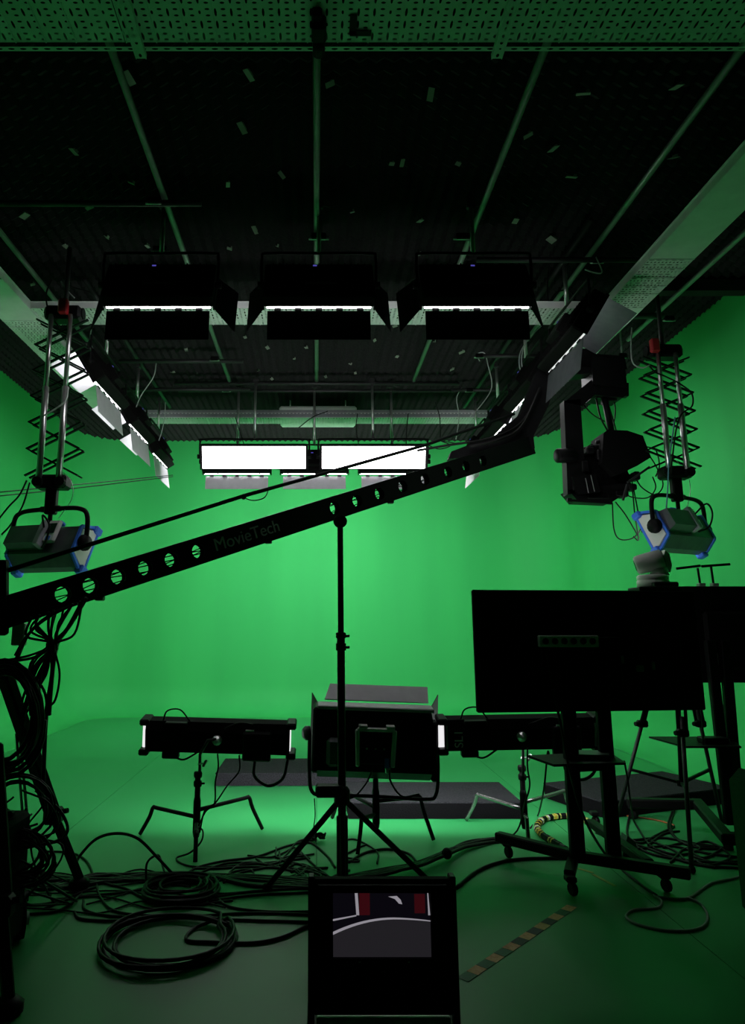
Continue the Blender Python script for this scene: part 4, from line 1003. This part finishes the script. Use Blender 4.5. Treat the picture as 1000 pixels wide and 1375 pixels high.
for c_ in ([(232, 1188), (262, 1166), (300, 1156), (345, 1150), (385, 1136), (420, 1128)], [(240, 1186), (300, 1160), (350, 1160), (400, 1170), (440, 1165)], [(285, 1190), (310, 1172), (335, 1168), (340, 1176), (320, 1180), (308, 1172), (330, 1158), (372, 1158), (400, 1130), (425, 1127)],
           [(300, 1185), (330, 1170), (400, 1160), (430, 1172)], [(258, 1166), (290, 1166), (340, 1164), (420, 1168)], [(375, 1143), (378, 1155), (400, 1160), (440, 1176)], [(400, 1140), (420, 1160), (445, 1180)], [(405, 1150), (402, 1136), (418, 1132), (440, 1150), (450, 1165)]):
    cable(floorp(c_, .007), .007, 'thin black cable snaking between the left stand and the tripod pole', group='thin cables by the tripod pole')
for c_ in ([(112, 1208), (115, 1222), (150, 1230), (230, 1232), (330, 1226), (418, 1228)], [(128, 1180, .0), (135, 1205), (160, 1225), (240, 1231), (320, 1235), (418, 1238)], [(290, 1205), (310, 1218), (360, 1224), (418, 1224)],
           [(100, 1225), (110, 1234), (160, 1236), (220, 1231)], [(60, 1220), (100, 1205), (150, 1200), (210, 1192)], [(30, 1228), (80, 1222), (110, 1200)], [(20, 1215), (70, 1212), (130, 1190)], [(270, 1195), (300, 1200), (360, 1195), (418, 1192)], [(280, 1210), (340, 1202), (418, 1198)]):
    cable(floorp(c_, .007), .007, 'black cable curving over the floor around the coils at lower left', group='cables around the floor coils')
cable([AZ(102, 1160, .02)] + [AD(108, 1148, 4.55), AD(130, 1126, 4.55), AD(158, 1119, 4.55), AD(185, 1126, 4.6), AD(210, 1150, 4.6)] + [AZ(236, 1178, .02)], .009, 'black cable springing up in a tall arch left of the bar light stand')
cable([AZ(196, 1182, .01), AD(197, 1160, 4.6), AD(206, 1150, 4.6), AZ(214, 1150, .06)] + [AZ(222, 1175, .01)], .007, 'black cable making a small arch beside the tall arch')
cable(floorp([(60, 1143), (95, 1145), (115, 1155), (124, 1172), (122, 1185)], .007), .007, 'black cable curling past the crane leg foot')
cable([AD(263, 1110, 5.2), AD(272, 1115, 5.15), AD(270, 1130, 5.1), AD(255, 1145, 5.05)] + floorp([(237, 1152), (245, 1160), (270, 1164), (330, 1161), (415, 1152)], .006), .006, 'thin black cable wound down the left bar light stand')
cable([AD(292, 1012, 5.2), AD(293, 1030, 5.2), AD(289, 1050, 5.2), AD(288, 1078, 5.2), AD(276, 1090, 5.18), AD(266, 1110, 5.18)], .006, 'left of two leads dropping from the left bar light')
cable([AD(321, 1014, 5.2), AD(321, 1035, 5.2), AD(305, 1055, 5.2), AD(289, 1078, 5.18), AD(275, 1088, 5.18), AD(268, 1118, 5.15)], .006, 'right of two leads dropping from the left bar light')
cable([AD(422, 1072, 4.9), AD(423, 1095, 4.9), AD(421, 1115, 4.9)] + [AZ(424, 1130, .02)], .004, 'thin black lead falling left of the tripod pole')
for k_ in range(7):
    j = lambda s_=3: random.uniform(-s_, s_)
    cable(floorp([(468 + j(), 1178 + j(), .0), (520 + j(), 1170 + j(4), .02), (565, 1160 + j(4), .03), (598, 1146 + j(4), .03), (628, 1134 + j(4), .02), (668, 1128 + j(3)), (705, 1134 + j(3))], .009), .010, 'black cable in the bundle running right from the tripod pole', group='cable bundle right of the tripod pole')
p = AZ(600, 1146, .05); tag(MB().sphere(p, .035, 8).make('cable_tie', 'black'), 'black tape wrap on the cable bundle at centre right', 'strap')
cable(floorp([(612, 1192), (640, 1170), (670, 1158), (705, 1153), (760, 1152)], .010), .010, 'black cable curving from the floor monitor to the cart')
cable(floorp([(468, 1158), (490, 1145), (520, 1140), (548, 1146), (560, 1158)], .008), .008, 'black cable looping in front of the centre lamp stand')
p = AZ(428, 1126, .02); hung = [Vector((p.x + .04 * math.cos(i * .7) * (1 + .2 * math.sin(i)), p.y + .03 * math.sin(i * .9), .02 + .05 * (i % 7) / 7)) for i in range(40)]
tag(MB().path(smooth_path(hung, 3), .006, 5).make('cable_coil', 'cable', smooth=True), 'knotted little bundle of black cable left of the tripod pole', 'cable coil')
rnd = random.Random(3)
for k_ in range(14):
    x0, y0 = rnd.uniform(370, 470), rnd.uniform(1132, 1186); pts = [(x0, y0)]
    for q_ in range(4): pts.append((pts[-1][0] + rnd.uniform(-34, 34), min(1190, max(1128, pts[-1][1] + rnd.uniform(-16, 16)))))
    cable(floorp(pts, .007), rnd.choice((.005, .006, .008)), 'thin black cable curled in the tangle at the foot of the tripod pole', group='tangle at the foot of the tripod pole')
for k_ in range(16):
    x0, y0 = rnd.uniform(-5, 60), rnd.uniform(1058, 1120); pts = [AD(x0, y0, 3.75)]
    for q_ in range(3): pts.append(AD(min(84, max(-10, x0 + rnd.uniform(-45, 45))), y0 + 28 * (q_ + 1) + rnd.uniform(-12, 12), 3.7 + rnd.uniform(-.08, .08)))
    pts.append(AZ(rnd.uniform(0, 110), rnd.uniform(1182, 1215), .008))
    cable(pts, rnd.choice((.005, .006, .008)), 'black cable tumbling down around the power box at the left edge', group='cables tumbling around the power box')
for k_ in range(8):
    x0 = rnd.uniform(20, 120); pts = [(x0, rnd.uniform(1170, 1222))]
    for q_ in range(4): pts.append((pts[-1][0] + rnd.uniform(30, 80), min(1226, max(1160, pts[-1][1] + rnd.uniform(-18, 18)))))
    cable(floorp(pts, .007), rnd.choice((.005, .007)), 'thin black cable wandering across the loom near the crane foot', group='thin cables near the crane foot')
# right side
cable([AD(733, 872, 4.5), AD(738, 900, 4.5), AD(752, 970, 4.45), AD(766, 1040, 4.4), AD(785, 1100, 4.35)] + [AZ(815, 1150, .03), AZ(850, 1180, .01), AZ(882, 1203, .01)], .008, 'long cable hanging from the front monitor power strip to the floor', 'cable')
cable(floorp([(1010, 1168), (990, 1178), (955, 1186), (928, 1204), (910, 1207), (885, 1204), (878, 1202), (888, 1210), (882, 1219), (850, 1222), (841, 1232), (862, 1243), (904, 1250), (940, 1246), (950, 1231), (940, 1213), (922, 1205)], .007), .007, 'pale grey cable looped on the floor at lower right', 'cable_grey')
def spot(a): return [(x, y) for x, y in a]
for c_ in ([(846, 1090), (842, 1120), (860, 1132), (880, 1122), (905, 1110)], [(850, 1128), (890, 1125), (930, 1132), (985, 1140)], [(855, 1140), (900, 1136), (950, 1146), (1000, 1152)], [(870, 1135), (890, 1120), (912, 1116)], [(902, 1090), (897, 1110), (910, 1128), (935, 1138), (970, 1140)],
           [(905, 1088), (900, 1112), (918, 1132), (960, 1138)], [(848, 1098), (868, 1130), (880, 1140)], [(840, 1125), (870, 1145), (920, 1155), (990, 1160)], [(920, 1140), (950, 1130), (980, 1150), (950, 1162), (925, 1150)], [(880, 1140), (910, 1148), (940, 1140), (920, 1132), (890, 1138)],
           [(930, 1150), (960, 1158), (1000, 1156)], [(800, 1118), (830, 1130), (860, 1136), (930, 1160), (1000, 1166)], [(900, 1158), (920, 1140), (945, 1152), (975, 1136)], [(870, 1128), (905, 1142), (925, 1158), (960, 1165)]):
    cable(floorp(c_, .008), .008, 'black cable in the tangle around the feet of the right tripod', group='tangle under the right tripod')
cable(floorp([(840, 1095), (862, 1098), (885, 1102), (905, 1108)], .006), .006, 'short orange cable on the floor behind the right tripod', 'cable_orange')
cable([AD(738, 1020, 4.9), AD(735, 1010, 4.9), AD(730, 1060, 4.95)] + floorp([(722, 1095), (712, 1112)], .006), .006, 'black lead dropping from the shelf of the front cart')
cable([AD(708, 1004, 5.2), AD(708, 1030, 5.2), AD(711, 1055, 5.2), AD(704, 1080, 5.25)] + floorp([(690, 1120), (640, 1128), (610, 1140)], .006), .006, 'black lead running down the chrome legged stand to the floor')
cable([AD(838, 1022, 4.7), AD(843, 1050, 4.8), AD(846, 1075, 4.9)] + floorp([(852, 1105), (866, 1128)], .006), .006, 'black lead falling behind the right post of the front cart')
cable([AD(937, 930, 5.1), AD(942, 960, 5.1), AD(944, 1000, 5.1)], .006, 'thin lead hanging between the tripod and the rear monitor')
cable([AD(985, 1040, 5.3), AD(992, 1055, 5.3), AD(998, 1072, 5.3)], .006, 'thin lead hanging at the right edge beside the rear cart post')
# hazard wrapped cable
hp = smooth_path(floorp([(838, 1128), (815, 1117), (795, 1106), (775, 1097), (752, 1096), (730, 1100), (721, 1110), (727, 1120), (742, 1130), (760, 1140)], .022), 10)
t = thing('wrapped_cable', 'thick cable wrapped in yellow and black tape on the floor by the carts', 'cable', hp[0])
MB().path(hp, .02, 8).make('core', 'cable', t, True)
for i in range(0, 86):
    if 16 < i: MB().path([hp[i], hp[i] * .1 + hp[i + 1] * .9], .0225 + random.uniform(0, .004), 7).make('tape_band', random.choice(['yellow', 'tape_yellow', 'yellow', 'flap', 'black', 'black', 'black', 'black', 'black']), t)
# tape stripe on the floor
t0, t1 = AZ(621, 1316, 0), AZ(768, 1217, 0)
t = thing('floor_tape', 'striped orange, black and green tape stuck on the floor beside the floor monitor', 'tape', t0)
du = (t1 - t0).normalized(); dv = du.cross(Vector((0, 0, 1))); LT = (t1 - t0).length
seq = ['tape_green', 'tape_orange', 'tape_green', 'tape_orange', 'tape_green', 'tape_orange', 'tape_black', 'tape_orange', 'tape_black', 'tape_orange', 'tape_black', 'tape_orange', 'tape_green', 'tape_orange']
for i, m in enumerate(seq):
    a = t0 + du * LT * i / 14; b = t0 + du * LT * (i + .97) / 14
    MB().prism([a - dv * .028 + Vector((0, 0, .0012)), b - dv * .028 + Vector((0, 0, .0012)), b + dv * .028 + Vector((0, 0, .0012)), a + dv * .028 + Vector((0, 0, .0012))], (0, 0, .0012)).make('tape_piece', m, t)
t = thing('floor_tape', 'faint worn yellow tape on the floor below the front cart', 'tape', AZ(775, 1165, 0))
for (x0, y0, x1, y1) in ((776, 1166, 796, 1172), (796, 1174, 826, 1190)):
    a, b = AZ(x0, y0, .001), AZ(x1, y1, .001); d = (b - a).normalized().cross(Vector((0, 0, 1))) * .012
    MB().prism([a - d, b - d, b + d, a + d], (0, 0, .0012)).make('tape_piece', 'tape_yellow', t)
p = AZ(832, 1140, .0)
t = thing('power_block', 'small dark power block on the base of the front cart', 'electronics', p)
q_ = AD(845, 1130, 4.9); MB().prism([(q_.x - .07, 4.9, .0), (q_.x + .05, 4.9, .0), (q_.x + .04, 4.9, .13), (q_.x - .01, 4.9, .17), (q_.x - .05, 4.9, .06)], (0, .09, 0)).make('block_body', 'fixture_dark', t)
MB().box((q_.x - .01, 4.895, .05), (.05, .008, .03)).make('socket', 'black', t)

# ---------------------------------------------------------------- green armchair at the right edge
GX = 2.03
t = thing('green_armchair', 'dark green upholstered armchair cut off by the right edge', 'chair', (GX + .35, 3.4, 0))
MB().box((GX + .06, 3.45, .47), (.12, .6, .68), bev=.055).make('armrest', 'chair_green', t, True)
MB().box((GX + .4, 3.38, .3), (.58, .6, .22), bev=.05).make('seat', 'chair_green', t, True)
MB().box((GX + .4, 3.12, .58), (.6, .12, .6), bev=.05).make('backrest', 'chair_green', t, True)
MB().box((GX + .74, 3.45, .47), (.12, .6, .68), bev=.055).make('armrest', 'chair_green', t, True)
for sx in (.07, .73):
    for sy in (3.2, 3.68): MB().tube((GX + sx, sy, 0), (GX + sx, sy, .2), .02, n=8).make('leg', 'black', t, True)

# ---------------------------------------------------------------- overhead wires
def wire(pts, r, label, m='cable_white', group=None): return cable(pts, r, label, m, group)
for (pts, D, lab, m) in (
    ([(95, 385), (120, 392), (142, 402), (152, 412), (150, 436), (145, 458)], 6.6, 'wire from the left hanger to the left row', 'cable'),
    ([(123, 436), (122, 460), (134, 490), (143, 505)], 6.9, 'pale wire drooping to the nearest left row light', 'cable_white'),
    ([(210, 486), (206, 506), (190, 530), (182, 548)], 8.2, 'pale wire looping to the middle left row light', 'cable_white'),
    ([(222, 540), (221, 560), (217, 580), (213, 592)], 9.2, 'pale wire looping to the farthest left row light', 'cable_white'),
    ([(722, 440), (705, 462), (700, 485), (706, 505), (722, 512)], 7.0, 'pale blue wire looping beside the second right row light', 'cable_white'),
    ([(735, 430), (712, 452), (698, 475), (699, 498), (712, 508)], 7.05, 'second pale wire beside the right row drop tube', 'cable_white'),
    ([(644, 485), (640, 476), (650, 474), (655, 490), (660, 520), (645, 545), (630, 560)], 8.3, 'pale wire curling by the third right row light', 'cable_white'),
    ([(620, 520), (613, 535), (616, 560), (612, 590)], 9.3, 'pale wire hanging near the farthest right row light', 'cable_white'),
    ([(738, 350), (735, 380), (738, 410), (760, 425), (780, 422)], 6.2, 'dark wire arcing under the cross tray at right', 'cable'),
    ([(735, 410), (748, 392), (766, 392), (774, 410)], 6.3, 'thin loop of wire around a right drop tube', 'cable'),
    ([(800, 345), (808, 365), (798, 366), (785, 362)], 5.6, 'short pale wire under the right solid tray', 'cable_white'),
    ([(848, 440), (847, 470), (850, 488), (862, 494), (872, 490)], 6.2, 'pale wire looping from ceiling to the right scissor hanger', 'cable_white'),
    ([(872, 492), (880, 500), (892, 505), (912, 515), (928, 528), (929, 545), (915, 556), (908, 575), (903, 610), (900, 640)], 6.05, 'blue grey power cable winding down the right scissor hanger', 'cable'),
    ([(906, 560), (902, 590), (898, 620), (896, 660), (893, 700)], 6.02, 'pale blue data cable beside the right scissor hanger', 'cable_blue'),
    ([(56, 560), (86, 540), (92, 520)], 5.45, 'thin wire bowing out from the left scissor hanger', 'cable_white'),
    ([(70, 375), (62, 395), (66, 420), (80, 440)], 5.6, 'dark wire over the top of the left scissor hanger', 'cable'),
    ([(82, 378), (92, 392), (100, 400)], 5.6, 'short pale wire above the left red brake', 'cable_white'),
    ([(36, 645), (26, 665), (12, 680), (-4, 700)], 5.5, 'black cable leaving the left scissor hanger to the left', 'cable'),
    ([(40, 648), (30, 680), (14, 705), (2, 718)], 5.5, 'second thin cable falling left of the left blue lamp', 'cable'),
    ([(480, 555), (478, 575), (482, 600)], 9.2, 'wire hanging over the right glowing panel', 'cable'),
    ([(548, 555), (546, 575), (545, 600)], 9.2, 'second wire hanging over the right glowing panel', 'cable'),
    ([(584, 540), (590, 560), (591, 590)], 9.2, 'wire hanging right of the glowing panels', 'cable'),
    ([(316, 560), (322, 580), (328, 598)], 9.0, 'wire hanging over the left glowing panel', 'cable'),
    ([(400, 575), (420, 560), (440, 552)], 9.0, 'wire stretched between the glowing panels', 'cable'),
    ([(575, 598), (590, 603), (605, 598), (592, 592), (620, 596), (640, 590)], 8.9, 'black cable knot right of the glowing panels', 'cable'),
):
    wire([AD(x, y, D) for x, y in pts], .006 if m != 'cable' else .007, lab, m)
for k_ in (0, 1):
    cable([AD(-12, 662 + k_ * 5, 5.9), AD(110, 650 + k_ * 4.5, 7.2), AD(232, 638 + k_ * 2, 9.2)], .006, ('upper' if k_ == 0 else 'lower') + ' of two taut black wires running to the end of the left row')
# junction hardware on the grid
def clamp_at(x, y, z, lab, sc=1.0):
    p = AZ(x, y, z); t = thing('grid_clamp', lab, 'clamp', p)
    MB().box(p, (.09 * sc, .06, .05), bev=.008).make('clamp_body', 'black', t)
    MB().tube(p + Vector((-.06 * sc, 0, -.02)), p + Vector((.06 * sc, 0, -.02)), .008, n=6).make('clamp_bolt', 'silver', t, True)
    return t
clamp_at(428, 318, ZB, 'black grid clamp above the middle ceiling light', 1.4)
clamp_at(622, 318, ZB, 'black grid clamp above the right ceiling light', 1.4)
clamp_at(215, 335, ZB, 'black grid clamp above the left ceiling light', 1.3)
clamp_at(206, 270, ZB, 'small clamp joining the near left cross pipe')
clamp_at(288, 482, ZB, 'chrome bolted clamp on the upper left short pipe')
clamp_at(304, 524, ZB, 'chrome bolted clamp on the lower left short pipe')
clamp_at(643, 478, ZB, 'chrome bolted clamp on the upper right short pipe')
clamp_at(630, 524, ZB, 'chrome bolted clamp on the lower right short pipe')
clamp_at(801, 350, ZB, 'chrome bolted clamp on the right cross pipe')
clamp_at(898, 428, 4.42, 'pale clamp above the right scissor hanger')
t_ = clamp_at(835, 478, 4.3, 'pale clamp hanging left of the right scissor hanger')
MB().tube(t_.location, Vector(t_.location) + Vector((0, 0, CH - 4.3)), .01, n=8).make('hanger_rod', 'pipe', t_, True)
